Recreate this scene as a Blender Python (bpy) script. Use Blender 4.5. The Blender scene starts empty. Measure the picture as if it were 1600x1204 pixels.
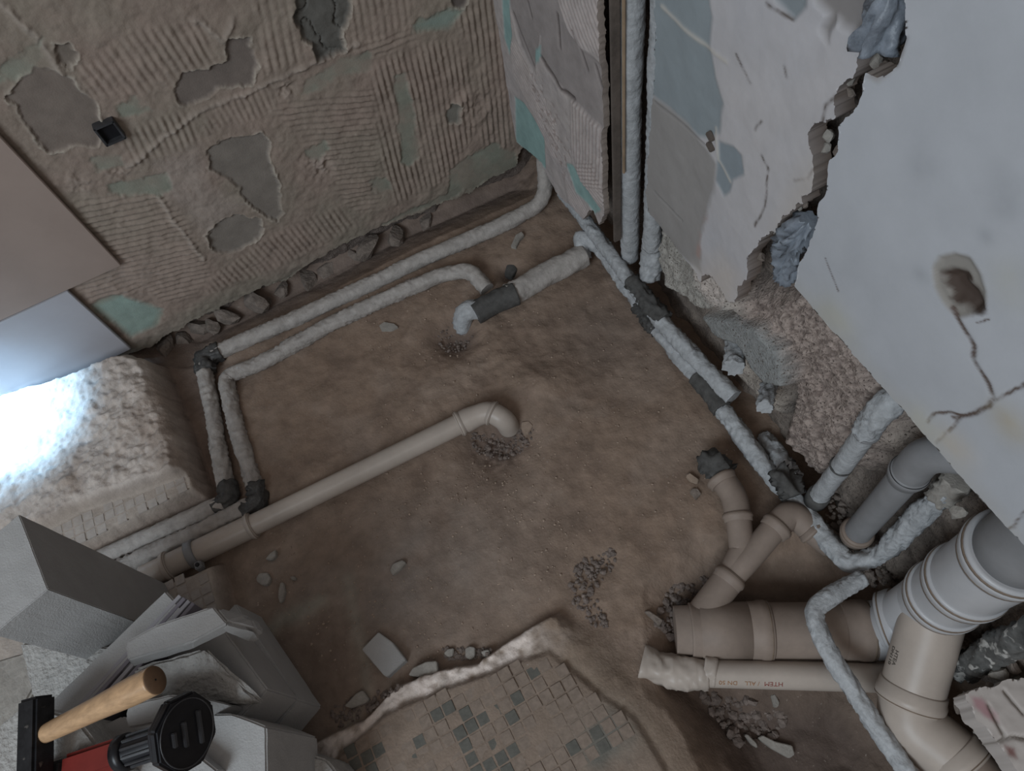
import bpy, bmesh, math, random
import numpy as np
from mathutils import Vector, Matrix

# ------------------------------------------------------------------ camera, light, exposure
SC = bpy.context.scene
COL = SC.collection
CXP, CYP, F = 800.0, 602.0, 1130.0          # principal point and focal length at 1600x1204
def nrm(v):
    v = np.array(v, float); return v/np.linalg.norm(v)
_D = nrm([175, 648, F]); _X = nrm([8129, -4166, F]); _X = nrm(_X-_D*(_X@_D)); _Y = np.cross(-_D, _X)
R = np.stack([_X, _Y, -_D])                 # world = R @ camera (x right, y down, z forward)
CAM = np.array([-0.60908, -1.53572, 1.55])
cd = bpy.data.cameras.new('camera'); cam = bpy.data.objects.new('camera', cd); COL.objects.link(cam)
cd.sensor_width = 36; cd.lens = F/1600*36; cd.clip_start = 0.02
M3 = Matrix([list(R[:, 0]), list(-R[:, 1]), list(-R[:, 2])]).transposed()
cam.matrix_world = Matrix.Translation(CAM.tolist()) @ M3.to_4x4()
SC.camera = cam
SC.view_settings.view_transform = 'Standard'; SC.view_settings.look = 'None'
SC.view_settings.gamma = 1; SC.view_settings.use_curve_mapping = False
SC.view_settings.exposure = 0.06
w = bpy.data.worlds.new('world'); SC.world = w; w.use_nodes = True
w.node_tree.nodes['Background'].inputs[0].default_value = (1.0, 0.93, 0.89, 1)
w.node_tree.nodes['Background'].inputs[1].default_value = 0.19
def area(name, loc, target, sx, sy, power, color):
    l = bpy.data.lights.new(name, 'AREA'); l.shape = 'RECTANGLE'; l.size = sx; l.size_y = sy
    l.energy = power; l.color = color
    o = bpy.data.objects.new(name, l); COL.objects.link(o); o.location = loc
    o.rotation_euler = (Vector(target)-Vector(loc)).to_track_quat('-Z', 'Y').to_euler(); return o
area('window_daylight', (-2.9, -2.7, 2.5), (-0.4, -0.7, 0.1), 1.7, 1.5, 78, (0.80, 0.91, 1.0))
area('room_bounce', (-0.9, -2.6, 2.6), (-0.6, -0.5, 0.0), 2.0, 1.2, 8, (1.0, 0.90, 0.82))
sl = bpy.data.lights.new('doorway_beam', 'SPOT'); sl.energy = 160; sl.color = (0.36, 0.66, 1.0)
sl.spot_size = math.radians(58); sl.spot_blend = 1.0; sl.shadow_soft_size = 0.02
so = bpy.data.objects.new('doorway_beam', sl); COL.objects.link(so); so.location = (-1.68, -0.035, 0.62)
so.rotation_euler = (Vector((-1.60, -0.06, 0.06))-so.location).to_track_quat('-Z', 'Y').to_euler()

# ------------------------------------------------------------------ helpers
rng = np.random.RandomState(7)
random.seed(5)
def on(px, py, ax, val):
    r = R @ nrm([px-CXP, py-CYP, F]); t = (val-CAM[ax])/r[ax]; return CAM+r*t
def G(px, py, z=0.0): return on(px, py, 2, z)
def grid_noise(seed): return np.random.RandomState(seed).rand(256, 256).astype(np.float32)
_tab = {}
def vnoise(x, y, seed=0):
    if seed not in _tab: _tab[seed] = grid_noise(seed)
    T = _tab[seed]
    xi = np.floor(x).astype(int); yi = np.floor(y).astype(int)
    fx = x-xi; fy = y-yi; fx = fx*fx*(3-2*fx); fy = fy*fy*(3-2*fy)
    a = T[xi & 255, yi & 255]; b = T[(xi+1) & 255, yi & 255]; c = T[xi & 255, (yi+1) & 255]; d = T[(xi+1) & 255, (yi+1) & 255]
    return (a*(1-fx)+b*fx)*(1-fy)+(c*(1-fx)+d*fx)*fy
def fbm(x, y, s, seed=0, o=4):               # about -1..1
    v = 0; a = 1; t = 0
    for i in range(o):
        v = v+a*(vnoise(x*s+17.3*i, y*s+9.1*i, seed+i)*2-1); t += a; a *= .5; s *= 2.03
    return v/t*1.5
def sdf(x, y, poly):                          # positive inside
    P = np.array(poly, float); n = len(P)
    d = np.full(x.shape, 1e9); ins = np.zeros(x.shape, bool)
    for i in range(n):
        a = P[i]; b = P[(i+1) % n]; e = b-a
        wx = x-a[0]; wy = y-a[1]
        t = np.clip((wx*e[0]+wy*e[1])/max(e@e, 1e-12), 0, 1)
        d = np.minimum(d, (wx-e[0]*t)**2+(wy-e[1]*t)**2)
        c = ((a[1] > y) != (b[1] > y))
        with np.errstate(divide='ignore', invalid='ignore'):
            xc = a[0]+(y-a[1])*(b[0]-a[0])/((b[1]-a[1]) if b[1] != a[1] else 1e-12)
        ins ^= (c & (x < xc))
    d = np.sqrt(d); return np.where(ins, d, -d)
def dline(x, y, pts):                         # distance to a polyline
    d = np.full(x.shape, 1e9)
    for a, b in zip(pts[:-1], pts[1:]):
        a = np.array(a); b = np.array(b); e = b-a
        wx = x-a[0]; wy = y-a[1]; t = np.clip((wx*e[0]+wy*e[1])/max(e@e, 1e-12), 0, 1)
        d = np.minimum(d, (wx-e[0]*t)**2+(wy-e[1]*t)**2)
    return np.sqrt(d)
def rag(U, V, seed=0, a=.006):
    return (fbm(U, V, 28, 900+seed)*a+fbm(U, V, 95, 910+seed, 3)*a*.45, fbm(U, V, 28, 920+seed)*a+fbm(U, V, 95, 930+seed, 3)*a*.45)
def sm(v, w=0.004): return np.clip(v/w*.5+.5, 0, 1)
def mixc(c, col, m): return c*(1-m[..., None])+np.array(col)*m[..., None]

def newmesh(name, V, Fs, mat, col=None, smooth=True):
    me = bpy.data.meshes.new(name)
    V = np.asarray(V, np.float32)
    if isinstance(Fs, np.ndarray) and Fs.ndim == 2:
        n, k = Fs.shape
        me.vertices.add(len(V)); me.vertices.foreach_set('co', V.ravel())
        me.loops.add(n*k); me.loops.foreach_set('vertex_index', Fs.astype(np.int32).ravel())
        me.polygons.add(n); me.polygons.foreach_set('loop_start', np.arange(0, n*k, k, dtype=np.int32))
        me.update(calc_edges=True)
    else:
        me.from_pydata([tuple(map(float, v)) for v in V], [], [tuple(map(int, f)) for f in Fs]); me.update()
    if col is not None:
        at = me.color_attributes.new('tint', 'FLOAT_COLOR', 'POINT')
        c4 = np.ones((len(V), 4), np.float32); c4[:, :3] = col; at.data.foreach_set('color', c4.ravel())
    me.polygons.foreach_set('use_smooth', [smooth]*len(me.polygons))
    me.materials.append(mat); me.update()
    return me
def fixn(me):
    bm = bmesh.new(); bm.from_mesh(me); bmesh.ops.recalc_face_normals(bm, faces=bm.faces); bm.to_mesh(me); bm.free()
def link(name, me, parent=None, kind=None, label=None, cat=None, group=None):
    o = bpy.data.objects.new(name, me); COL.objects.link(o)
    if parent is not None:
        o.parent = parent
        base = Vector(parent.get('_b', (0, 0, 0)))
        if parent.parent is not None: base = Vector((0, 0, 0))+Vector(parent['_b']) if '_b' in parent else base
        if me is not None: me.transform(Matrix.Translation(-ROOTS.get(parent.name, Vector((0, 0, 0)))))
        ROOTS[o.name] = ROOTS.get(parent.name, Vector((0, 0, 0)))
    if kind: o['kind'] = kind
    if label: o['label'] = label
    if cat: o['category'] = cat
    if group: o['group'] = group
    return o
ROOTS = {}
def thing(name, label, cat, loc, group=None):
    o = bpy.data.objects.new(name, None); COL.objects.link(o); o.location = tuple(map(float, loc)); o.empty_display_size = .02
    ROOTS[o.name] = Vector(o.location)
    o['label'] = label; o['category'] = cat
    if group: o['group'] = group
    return o
def single(name, me, label, cat, group=None):  # one-mesh thing with its origin at the base of its mesh
    n = len(me.vertices); a = np.empty(n*3, np.float32); me.vertices.foreach_get('co', a); a = a.reshape(-1, 3)
    c = Vector(((a[:, 0].min()+a[:, 0].max())/2, (a[:, 1].min()+a[:, 1].max())/2, a[:, 2].min()))
    me.transform(Matrix.Translation(-c)); o = bpy.data.objects.new(name, me); COL.objects.link(o); o.location = c
    o['label'] = label; o['category'] = cat
    if group: o['group'] = group
    return o

# ------------------------------------------------------------------ materials
def material(name, color=None, rough=.85, var=.25, vs=18, bump=.3, bs=220, bd=.002, metal=0, spots=None, stretch=None):
    m = bpy.data.materials.new(name); m.use_nodes = True; nt = m.node_tree; N = nt.nodes; L = nt.links
    b = N['Principled BSDF']; b.inputs['Roughness'].default_value = rough; b.inputs['Metallic'].default_value = metal
    b.inputs['Specular IOR Level'].default_value = .3
    tc = N.new('ShaderNodeNewGeometry'); src = tc.outputs['Position']
    if stretch:
        tc2 = N.new('ShaderNodeTexCoord'); mp = N.new('ShaderNodeMapping'); mp.inputs['Scale'].default_value = stretch
        L.new(tc2.outputs['Object'], mp.inputs[0]); src = mp.outputs[0]
    if color is None:
        a = N.new('ShaderNodeAttribute'); a.attribute_name = 'tint'; csock = a.outputs['Color']
    else:
        c = N.new('ShaderNodeRGB'); c.outputs[0].default_value = (*color, 1); csock = c.outputs[0]
    n1 = N.new('ShaderNodeTexNoise'); n1.inputs['Scale'].default_value = vs; n1.inputs['Detail'].default_value = 8
    n1.inputs['Roughness'].default_value = .65; L.new(src, n1.inputs['Vector'])
    mr = N.new('ShaderNodeMapRange'); mr.inputs[1].default_value = .3; mr.inputs[2].default_value = .7
    mr.inputs[3].default_value = 1-var; mr.inputs[4].default_value = 1+var; L.new(n1.outputs['Fac'], mr.inputs[0])
    mx = N.new('ShaderNodeVectorMath'); mx.operation = 'SCALE'; L.new(csock, mx.inputs[0]); L.new(mr.outputs[0], mx.inputs['Scale'])
    out = mx.outputs[0]
    if spots:                                 # dark or pale specks: (scale, threshold, colour)
        sc_, th, colr = spots
        v = N.new('ShaderNodeTexNoise'); v.inputs['Scale'].default_value = sc_; v.inputs['Detail'].default_value = 3; L.new(src, v.inputs['Vector'])
        r2 = N.new('ShaderNodeMapRange'); r2.inputs[1].default_value = th; r2.inputs[2].default_value = th+.06; L.new(v.outputs['Fac'], r2.inputs[0])
        mm = N.new('ShaderNodeMix'); mm.data_type = 'RGBA'; L.new(r2.outputs[0], mm.inputs[0]); L.new(out, mm.inputs[6]); mm.inputs[7].default_value = (*colr, 1)
        out = mm.outputs[2]
    L.new(out, b.inputs['Base Color'])
    if bump:
        n2 = N.new('ShaderNodeTexNoise'); n2.inputs['Scale'].default_value = bs; n2.inputs['Detail'].default_value = 6; L.new(src, n2.inputs['Vector'])
        bp = N.new('ShaderNodeBump'); bp.inputs['Strength'].default_value = bump; bp.inputs['Distance'].default_value = bd
        L.new(n2.outputs['Fac'], bp.inputs['Height']); L.new(bp.outputs[0], b.inputs['Normal'])
    return m
M_dirt = material('dirt', None, .95, .2, 22, .55, 170, .003, spots=(170, .69, (.27, .225, .195)))
M_wall = material('old_plaster', None, .9, .16, 25, .35, 260, .002)
M_paint = material('painted_plaster', None, .75, .07, 9, .15, 160, .001)
M_rough = material('rough_masonry', None, .95, .25, 60, .9, 210, .005, spots=(230, .60, (.09, .07, .06)))
M_wrap = material('pipe_wrap', (.34, .35, .36), .5, .2, 50, .6, 130, .004)
M_wrapd = material('dusty_pipe_wrap', (.32, .295, .275), .7, .2, 40, .5, 160, .003)
M_tape = material('dark_tape', (.06, .058, .056), .5, .4, 60, .6, 120, .003)
M_foam = material('grey_foam_sleeve', (.07, .068, .065), .8, .3, 60, .3, 200, .002)
M_pvc = material('grey_beige_plastic', (.37, .32, .28), .38, .12, 9, .05, 90, .001)
M_pvcw = material('pale_plastic', (.40, .40, .41), .35, .08, 8, .05, 90, .001)
M_pvcd = material('dusty_brown_plastic', (.225, .178, .148), .6, .16, 14, .1, 150, .001)
M_seal = material('brown_seal', (.16, .12, .09), .6, .2, 60, .1, 150, .001)
M_grey = material('grey_plastic', (.20, .20, .205), .42, .14, 12, .05, 90, .001)
M_block = material('aerated_concrete', (.33, .325, .32), .95, .08, 12, .5, 330, .002)
M_blockr = material('broken_aerated_concrete', (.34, .33, .315), .95, .15, 40, 1.0, 130, .005, spots=(190, .68, (.2, .18, .16)))
M_debris = material('plaster_fragment', (.27, .25, .225), .95, .2, 60, .5, 250, .002)
M_debrist = material('tan_fragment', (.30, .23, .18), .95, .2, 60, .5, 250, .002)
M_stone = material('rubble_stone', (.17, .14, .12), .95, .35, 40, .8, 110, .005)
M_gravel = material('gravel', (.15, .12, .105), .95, .45, 60, .6, 200, .003)
M_tileb = material('beige_mosaic', (.195, .152, .122), .7, .2, 90, .2, 260, .001)
M_tiled = material('grey_green_mosaic', (.095, .092, .08), .6, .2, 90, .2, 260, .001)
M_tilel = material('pale_mosaic', (.36, .32, .29), .7, .15, 60, .2, 260, .001)
M_wt_b = material('brown_wall_tile', (.27, .21, .18), .6, .08, 6, .05, 220, .0005)
M_wt_g = material('grey_wall_tile', (.34, .33, .35), .5, .06, 5, .05, 220, .0005)
M_wood = material('varnished_wood', (.40, .255, .145), .3, .25, 14, .1, 60, .001, stretch=(1.5, 9, 9))
M_woode = material('wood_end_grain', (.14, .085, .05), .6, .2, 40, .2, 200, .001)
M_stud = material('grimy_stud', (.10, .082, .07), .8, .3, 30, .4, 120, .002)
M_timber = material('pale_timber', (.30, .22, .15), .8, .2, 20, .3, 120, .001)
M_steel = material('blackened_steel', (.02, .02, .022), .4, .5, 40, .2, 120, .001, metal=.4, spots=(60, .66, (.12, .11, .1)))
M_black = material('black_plastic', (.010, .010, .012), .35, .3, 40, .1, 200, .0005)
M_dgrey = material('dark_grey_plastic', (.04, .04, .043), .4, .3, 40, .1, 200, .0005)
M_red = material('red_plastic', (.15, .02, .016), .45, .2, 20, .1, 200, .0005)
M_strip = material('pale_plastic_strip', (.30, .29, .31), .45, .08, 20, .05, 90, .0005)
M_stripg = material('mauve_grey_plastic_strip', (.19, .175, .20), .5, .08, 20, .05, 90, .0005)
M_foil = material('crumpled_plastic_sheet', (.18, .20, .23), .35, .3, 40, .5, 90, .004)
M_ink = material('red_print', (.20, .045, .035), .7, .3, 200, 0)
M_inkd = material('dark_print', (.09, .08, .07), .7, .3, 200, 0)
M_inko = material('orange_print', (.26, .13, .06), .7, .3, 200, 0)

# ------------------------------------------------------------------ relief surfaces
def relief(name, plane, rect, step, outline, func, mat, thick=.012, parent=None, kind='structure', jag=.004, jseed=3, label=None, skcol=None):
    """plane 'x' (u=y), 'y' (u=x) with v=z; 'z' (u=x, v=y). func(U,V)->(height, colour); height goes towards the room."""
    u0, u1, v0, v1 = rect
    U, V = np.meshgrid(np.arange(u0, u1+step, step), np.arange(v0, v1+step, step), indexing='ij')
    if outline is not None:
        ju, jv = rag(U, V, jseed, jag*1.3)
        d = sdf(U+ju, V+jv, outline)
        gu, gv = np.gradient(d, step); gl = np.maximum(np.hypot(gu, gv), .3)
        near = d < .55*step
        sh = np.where(near & (d > -1.6*step), -d, 0)
        U2 = U+gu/gl*sh; V2 = V+gv/gl*sh
        keep = d > -1.3*step
    else:
        U2, V2 = U, V; keep = np.ones(U.shape, bool)
    H, Cc = func(U2, V2)
    base = {'x': plane[1], 'y': plane[1], 'z': plane[1]}[plane[0]]
    if plane[0] == 'x': P = np.stack([base-H, U2, V2], -1)
    elif plane[0] == 'y': P = np.stack([U2, base-H, V2], -1)
    else: P = np.stack([U2, V2, base+H], -1)
    nu, nv = U.shape
    idx = np.arange(nu*nv).reshape(nu, nv)
    q = np.stack([idx[:-1, :-1], idx[1:, :-1], idx[1:, 1:], idx[:-1, 1:]], -1).reshape(-1, 4)
    if plane[0] == 'x': q = q[:, ::-1]
    kf = keep.ravel()[q].all(1)
    if outline is not None:
        dd = d.ravel()[q]; kf &= dd.max(1) > -.2*step
    q = q[kf]
    Pf = P.reshape(-1, 3); Cf = Cc.reshape(-1, 3)
    if outline is not None and thick > 0:     # skirt going back from every open edge
        e = np.concatenate([q[:, [0, 1]], q[:, [1, 2]], q[:, [2, 3]], q[:, [3, 0]]])
        key = e[:, 0].astype(np.int64)*(nu*nv)+e[:, 1]; rkey = e[:, 1].astype(np.int64)*(nu*nv)+e[:, 0]
        be = e[~np.isin(key, rkey)]
        bv, inv = np.unique(be, return_inverse=True); inv = inv.reshape(be.shape)
        off = np.zeros(3); off[{'x': 0, 'y': 1, 'z': 2}[plane[0]]] = thick if plane[0] != 'z' else -thick
        n0 = len(Pf); front = Pf[bv]; back = front+off
        Pf = np.concatenate([Pf, front, back]); Cf = np.concatenate([Cf, Cf[bv]*.9 if skcol is None else Cf[bv]*.3+np.array(skcol)*.7, Cf[bv]*.9 if skcol is None else Cf[bv]*0+np.array(skcol)])
        nb = len(bv)
        sk = np.stack([n0+inv[:, 1], n0+inv[:, 0], n0+nb+inv[:, 0], n0+nb+inv[:, 1]], -1)
        q = np.concatenate([q, sk])
    used = np.unique(q); mp = np.full(len(Pf), -1); mp[used] = np.arange(len(used))
    me = newmesh(name, Pf[used], mp[q], mat, np.clip(Cf[used], 0, 1))
    return link(name, me, parent, kind if parent is None else None, label)
def pw1(pts): return [(lambda p: (p[0], p[2]))(on(x, y, 1, 0)) for x, y in pts]
def pwx(pts, X=0.0): return [(lambda p: (p[1], p[2]))(on(x, y, 0, X)) for x, y in pts]
def pz(pts, z=0.0): return [(lambda p: (p[0], p[1]))(on(x, y, 2, z)) for x, y in pts]

# ------------------------------------------------------------------ floor
SLAB_B = pz([(450, 1180), (500, 1150), (560, 1122), (612, 1072), (660, 1052), (700, 1042), (745, 1034), (790, 1000), (830, 975), (872, 958),
             (900, 985), (960, 1040), (1010, 1085), (1060, 1150), (1090, 1230), (1090, 1500), (300, 1500)], .045)
SLAB_BT = pz([(470, 1230), (560, 1150), (605, 1110), (700, 1072), (858, 1014), (895, 1050), (990, 1120), (1040, 1200), (1060, 1500), (300, 1500)], .05)
SLAB_L = pz([(205, 552), (235, 556), (252, 600), (270, 650), (285, 700), (302, 762), (240, 790), (170, 830), (100, 862), (-60, 935), (-500, 1100), (-700, 700), (-60, 640)], .06)
SLAB_LT = pz([(302, 762), (290, 735), (190, 770), (120, 792), (80, 815), (-60, 900), (-60, 935), (170, 830)], .065)
SLAB_S = pz([(262, 905), (298, 893), (330, 880), (336, 905), (345, 940), (360, 1010), (330, 1060), (100, 1200), (-200, 1400), (-400, 1100), (0, 960), (200, 925)], .05)
TR_B = pz([(200, 540), (420, 440), (560, 370), (810, 255), (830, 300), (640, 385), (480, 470), (340, 540), (300, 560)], -.03)
TR_L = pz([(225, 540), (330, 545), (375, 770), (300, 800), (200, 850), (160, 860)], 0)
PIT_R = pz([(1045, 930), (1110, 880), (1200, 870), (1340, 860), (1450, 1000), (1500, 1230), (1200, 1300), (1140, 1210), (1085, 1120), (1050, 1080), (1050, 1000)], -.02)
PIT_R2 = pz([(1075, 1085), (1330, 1085), (1420, 1230), (1200, 1300), (1150, 1210)], -.03)
def bowl(U, V, px, py, r, d, z=0):
    c = on(px, py, 2, z); return -d*np.exp(-(((U-c[0])**2+(V-c[1])**2)/(r*r)))
C_DIRT = (.215, .153, .114)
def floor_f(U, V):
    n1 = fbm(U, V, 5, 11); n2 = fbm(U, V, 16, 21); n3 = fbm(U, V, 55, 31)
    H = .006*n1+.003*n2+.0009*n3
    # clods and scuffed diagonal relief in the middle of the room
    c = on(760, 560, 2, 0); blob = np.exp(-(((U-c[0])/.34)**2+((V-c[1])/.22)**2)); H += blob*(.007*np.abs(fbm(U+V*.6, V, 8, 41))+.001*n3)
    c = on(950, 520, 2, 0); low = np.exp(-(((U-c[0])/.14)**2+((V-c[1])/.16)**2)); H -= low*.016
    c = on(850, 600, 2, 0); H += .02*np.exp(-(((U-c[0])/.07)**2+((V-c[1])/.05)**2))
    col = np.zeros(U.shape+(3,))+np.array(C_DIRT)
    col = mixc(col, (.235, .175, .135), sm(n1+n2*.5, .8)*.6)
    col = mixc(col, (.155, .12, .10), np.clip(low, 0, 1)*.7)
    col = mixc(col, (.14, .10, .078), sm(-n2-.3, .3)*.45); col = mixc(col, (.26, .20, .16), sm(fbm(U, V, 9, 43)-.25, .25)*.45); H += .0012*np.abs(fbm(U, V, 38, 45))*sm(n1, .5)
    # grey cement dust
    c = on(620, 920, 2, 0); dust = np.exp(-(((U-c[0])/.33)**2+((V-c[1])/.18)**2)); col = mixc(col, (.20, .17, .15), np.clip(dust*(.8+.4*n2), 0, 1)*.8)
    st = dline(U+.01*n2, V+.01*n2, pz([(545, 900), (560, 1000), (575, 1080), (540, 1150)])); col = mixc(col, (.27, .25, .21), np.exp(-(st/.014)**2)*.55)
    st = dline(U+.01*n2, V+.01*n2, pz([(500, 940), (440, 965), (420, 990)])); col = mixc(col, (.25, .25, .21), np.exp(-(st/.02)**2)*.6)
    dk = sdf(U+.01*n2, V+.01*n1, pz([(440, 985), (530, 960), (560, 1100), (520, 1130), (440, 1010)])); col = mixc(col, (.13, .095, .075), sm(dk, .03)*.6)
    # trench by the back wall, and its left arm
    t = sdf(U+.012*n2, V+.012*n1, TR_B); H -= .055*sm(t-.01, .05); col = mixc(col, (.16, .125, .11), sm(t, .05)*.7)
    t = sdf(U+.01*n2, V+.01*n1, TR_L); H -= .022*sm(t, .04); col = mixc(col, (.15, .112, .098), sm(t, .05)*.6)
    # pits
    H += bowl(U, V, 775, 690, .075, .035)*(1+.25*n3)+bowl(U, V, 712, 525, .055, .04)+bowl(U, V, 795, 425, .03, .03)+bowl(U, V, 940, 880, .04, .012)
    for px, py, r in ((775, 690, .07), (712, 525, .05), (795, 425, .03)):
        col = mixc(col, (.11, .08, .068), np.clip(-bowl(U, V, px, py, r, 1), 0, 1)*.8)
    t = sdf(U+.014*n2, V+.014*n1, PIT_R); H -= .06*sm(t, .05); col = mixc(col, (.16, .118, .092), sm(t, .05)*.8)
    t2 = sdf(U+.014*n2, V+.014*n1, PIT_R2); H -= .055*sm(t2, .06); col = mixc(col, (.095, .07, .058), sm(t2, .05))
    # bank of dirt right of the lower slab
    st = dline(U, V, pz([(905, 985), (1010, 1060), (1090, 1140), (1130, 1230)], .03)); bank = np.exp(-(st/.08)**2); H += .010*bank*(1+.3*n2)
    # slabs
    dB = sdf(U+.006*n2+.003*n3, V+.006*n1+.003*n3, SLAB_B); side = sdf(U, V, pz([(380, 1300), (380, 1130), (860, 900), (882, 962), (800, 1040), (560, 1180)], .04)); wB = .012+.10*(1-sm(side+.03, .05)); mB = np.clip(dB/wB+.5, 0, 1); mB = mB*mB*(3-2*mB)
    dT = sdf(U+.002*n2, V+.002*n2, SLAB_BT)
    st = dline(U, V, pz([(885, 960), (1010, 1060), (1090, 1140), (1130, 1230)], .045)); cov = np.clip(np.exp(-(st/.065)**2)*(1.3+.6*n2), 0, 1)
    HB = .034+.0135*sm(dT, .006)*(1-cov)+.008*cov+.003*n3*(1-sm(dT, .006))*(1-cov)+.0015*n2
    H = H*(1-mB)+HB*mB
    edge = np.exp(-((dB-.012)/.03)**2)*sm(dB+.004, .006)
    col = mixc(col, (.225, .175, .135), mB)
    paleedge = (1-sm(dT-.002, .01))*mB*sm(side+.02, .04)
    col = mixc(col, (.62, .54, .49), np.clip(paleedge*(.85+.8*n3), 0, 1)); H += paleedge*(.005*np.abs(fbm(U, V, 60, 77))-.004*sm(-dT-.0, .02)+.003*n2)
    gr = sm(dT, .004)*mB; col = mixc(col, (.205, .157, .124), gr*.9)
    cov = cov*mB; col = mixc(col, (.22, .165, .125), cov)
    c = on(945, 1160, 2, .05); g = np.exp(-(((U-c[0])/.06)**2+((V-c[1])/.05)**2)); col = mixc(col, (.13, .13, .115), np.clip(g*(1+n2), 0, 1)*.8)
    dL = sdf(U+.008*n2+.003*n3, V+.008*n1+.003*n3, SLAB_L); mL = sm(dL, .012)
    dLT = sdf(U, V, SLAB_LT); tl = sm(dLT, .008)
    HL = .0525+(1-tl)*(.03+.016*fbm(U, V, 7, 61)+.006*np.abs(fbm(U, V, 22, 71))+.005*n3+.002*fbm(U, V, 120, 73, 2))*np.clip(dL/.03, .2, 1)
    H = H*(1-mL)+HL*mL
    col = mixc(col, (.44, .385, .345), mL*(1-tl)); col = mixc(col, (.30, .24, .20), mL*(1-tl)*sm(fbm(U, V, 14, 81)-.25, .4)*.75); col = mixc(col, (.34, .29, .25), mL*tl)
    dS = sdf(U+.004*n2, V+.004*n2, SLAB_S); mS = sm(dS, .01)
    H = H*(1-mS)+.0482*mS; col = mixc(col, (.36, .31, .27), mS)
    return H, col
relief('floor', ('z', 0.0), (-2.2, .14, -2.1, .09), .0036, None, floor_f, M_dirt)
floor_o = bpy.data.objects['floor']; ROOTS['floor'] = Vector((0, 0, 0))

# ------------------------------------------------------------------ back wall with trowelled adhesive
RIDGES = [  # polygon in the photograph, two points along the ridges, spacing, height
    ([(130, 105), (210, 55), (320, 30), (335, 95), (270, 130), (230, 150), (150, 150)], (205, 60), (250, 125), .0165, .0028),
    ([(178, 222), (240, 195), (300, 178), (312, 222), (270, 240), (215, 258)], (240, 200), (262, 248), .0155, .003),
    ([(118, 312), (240, 298), (290, 340), (330, 430), (290, 470), (250, 470), (200, 420), (150, 360)], (150, 345), (250, 325), .0155, .003),
    ([(110, 440), (210, 400), (300, 380), (320, 440), (230, 450), (150, 470)], (200, 400), (300, 372), .015, .002),
    ([(435, 165), (585, 140), (592, 325), (550, 332), (520, 270), (480, 230)], (450, 168), (580, 158), .0155, .0032),
    ([(583, 105), (650, 70), (715, 65), (735, 110), (745, 200), (700, 275), (620, 318), (598, 240)], (600, 110), (632, 240), .0155, .0032),
    ([(540, 80), (640, 45), (650, 62), (590, 90)], (560, 85), (640, 55), .015, .0025),
    ([(400, 385), (480, 345), (530, 325), (555, 352), (440, 415), (330, 455), (340, 430)], (470, 358), (500, 395), .0155, .0028),
    ([(690, 10), (772, -10), (795, 120), (800, 230), (760, 235), (735, 60)], (745, 20), (765, 190), .016, .0028),
    ([(392, -20), (456, -20), (480, 90), (415, 115)], (412, 20), (432, 110), .018, .002),
    ([(548, -20), (645, -20), (640, 40), (545, 85)], (590, 0), (600, 70), .017, .0018),
    ([(330, 165), (420, 130), (430, 165), (320, 215)], (350, 160), (372, 200), .014, .0018)]
BARE = [[(640, 42), (690, 15), (724, 14), (705, 42), (655, 54)], [(473, 132), (545, 88), (575, 82), (580, 104), (520, 125), (475, 152)],
        [(612, 120), (636, 115), (645, 175), (655, 240), (640, 258), (628, 252), (622, 180)], [(478, 238), (505, 220), (515, 232), (500, 252)],
        [(718, 252), (770, 226), (800, 236), (806, 256), (700, 300), (700, 268)], [(578, 282), (604, 276), (612, 298), (590, 302)],
        [(140, 252), (190, 242), (188, 262), (152, 268)], [(140, 478), (180, 462), (252, 480), (255, 495), (240, 510), (205, 528)],
        [(170, 290), (260, 275), (270, 300), (180, 310)], [(0, 100), (50, 78), (70, 62), (60, 115), (0, 135)],
        [(360, 505), (420, 450), (560, 372), (700, 300), (806, 245), (812, 262), (560, 372), (380, 470), (240, 540)], [(180, 165), (210, 150), (230, 175), (190, 180)]]
HOLES = [([(10, 152), (30, 125), (60, 104), (112, 122), (140, 150), (160, 185), (150, 228), (80, 237), (60, 220), (35, 192), (25, 165)], .0045, (.165, .135, .115)),
         ([(85, 70), (105, 68), (121, 88), (118, 104), (98, 109), (88, 98)], .006, (.15, .125, .105)),
         ([(272, 142), (285, 118), (320, 112), (352, 92), (358, 62), (388, 60), (402, 95), (395, 132), (340, 138), (325, 150), (295, 166), (280, 160)], .007, (.145, .12, .105)),
         ([(320, 235), (352, 220), (385, 216), (412, 204), (424, 222), (420, 250), (436, 285), (441, 330), (430, 346), (405, 330), (385, 315), (375, 292), (345, 272), (328, 262)], .007, (.172, .15, .13)),
         ([(323, 370), (342, 348), (372, 338), (408, 340), (412, 358), (398, 380), (365, 396), (335, 393)], .008, (.172, .15, .13)),
         ([(458, -20), (552, -20), (545, 30), (536, 60), (537, 80), (500, 96), (480, 68), (462, 30)], .016, (.10, .095, .085)),
         ([(702, -10), (735, -10), (728, 10), (712, 14)], .008, (.12, .10, .09)),
         ([(700, 172), (708, 160), (722, 164), (718, 190), (702, 192)], .006, (.16, .15, .13))]
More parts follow.
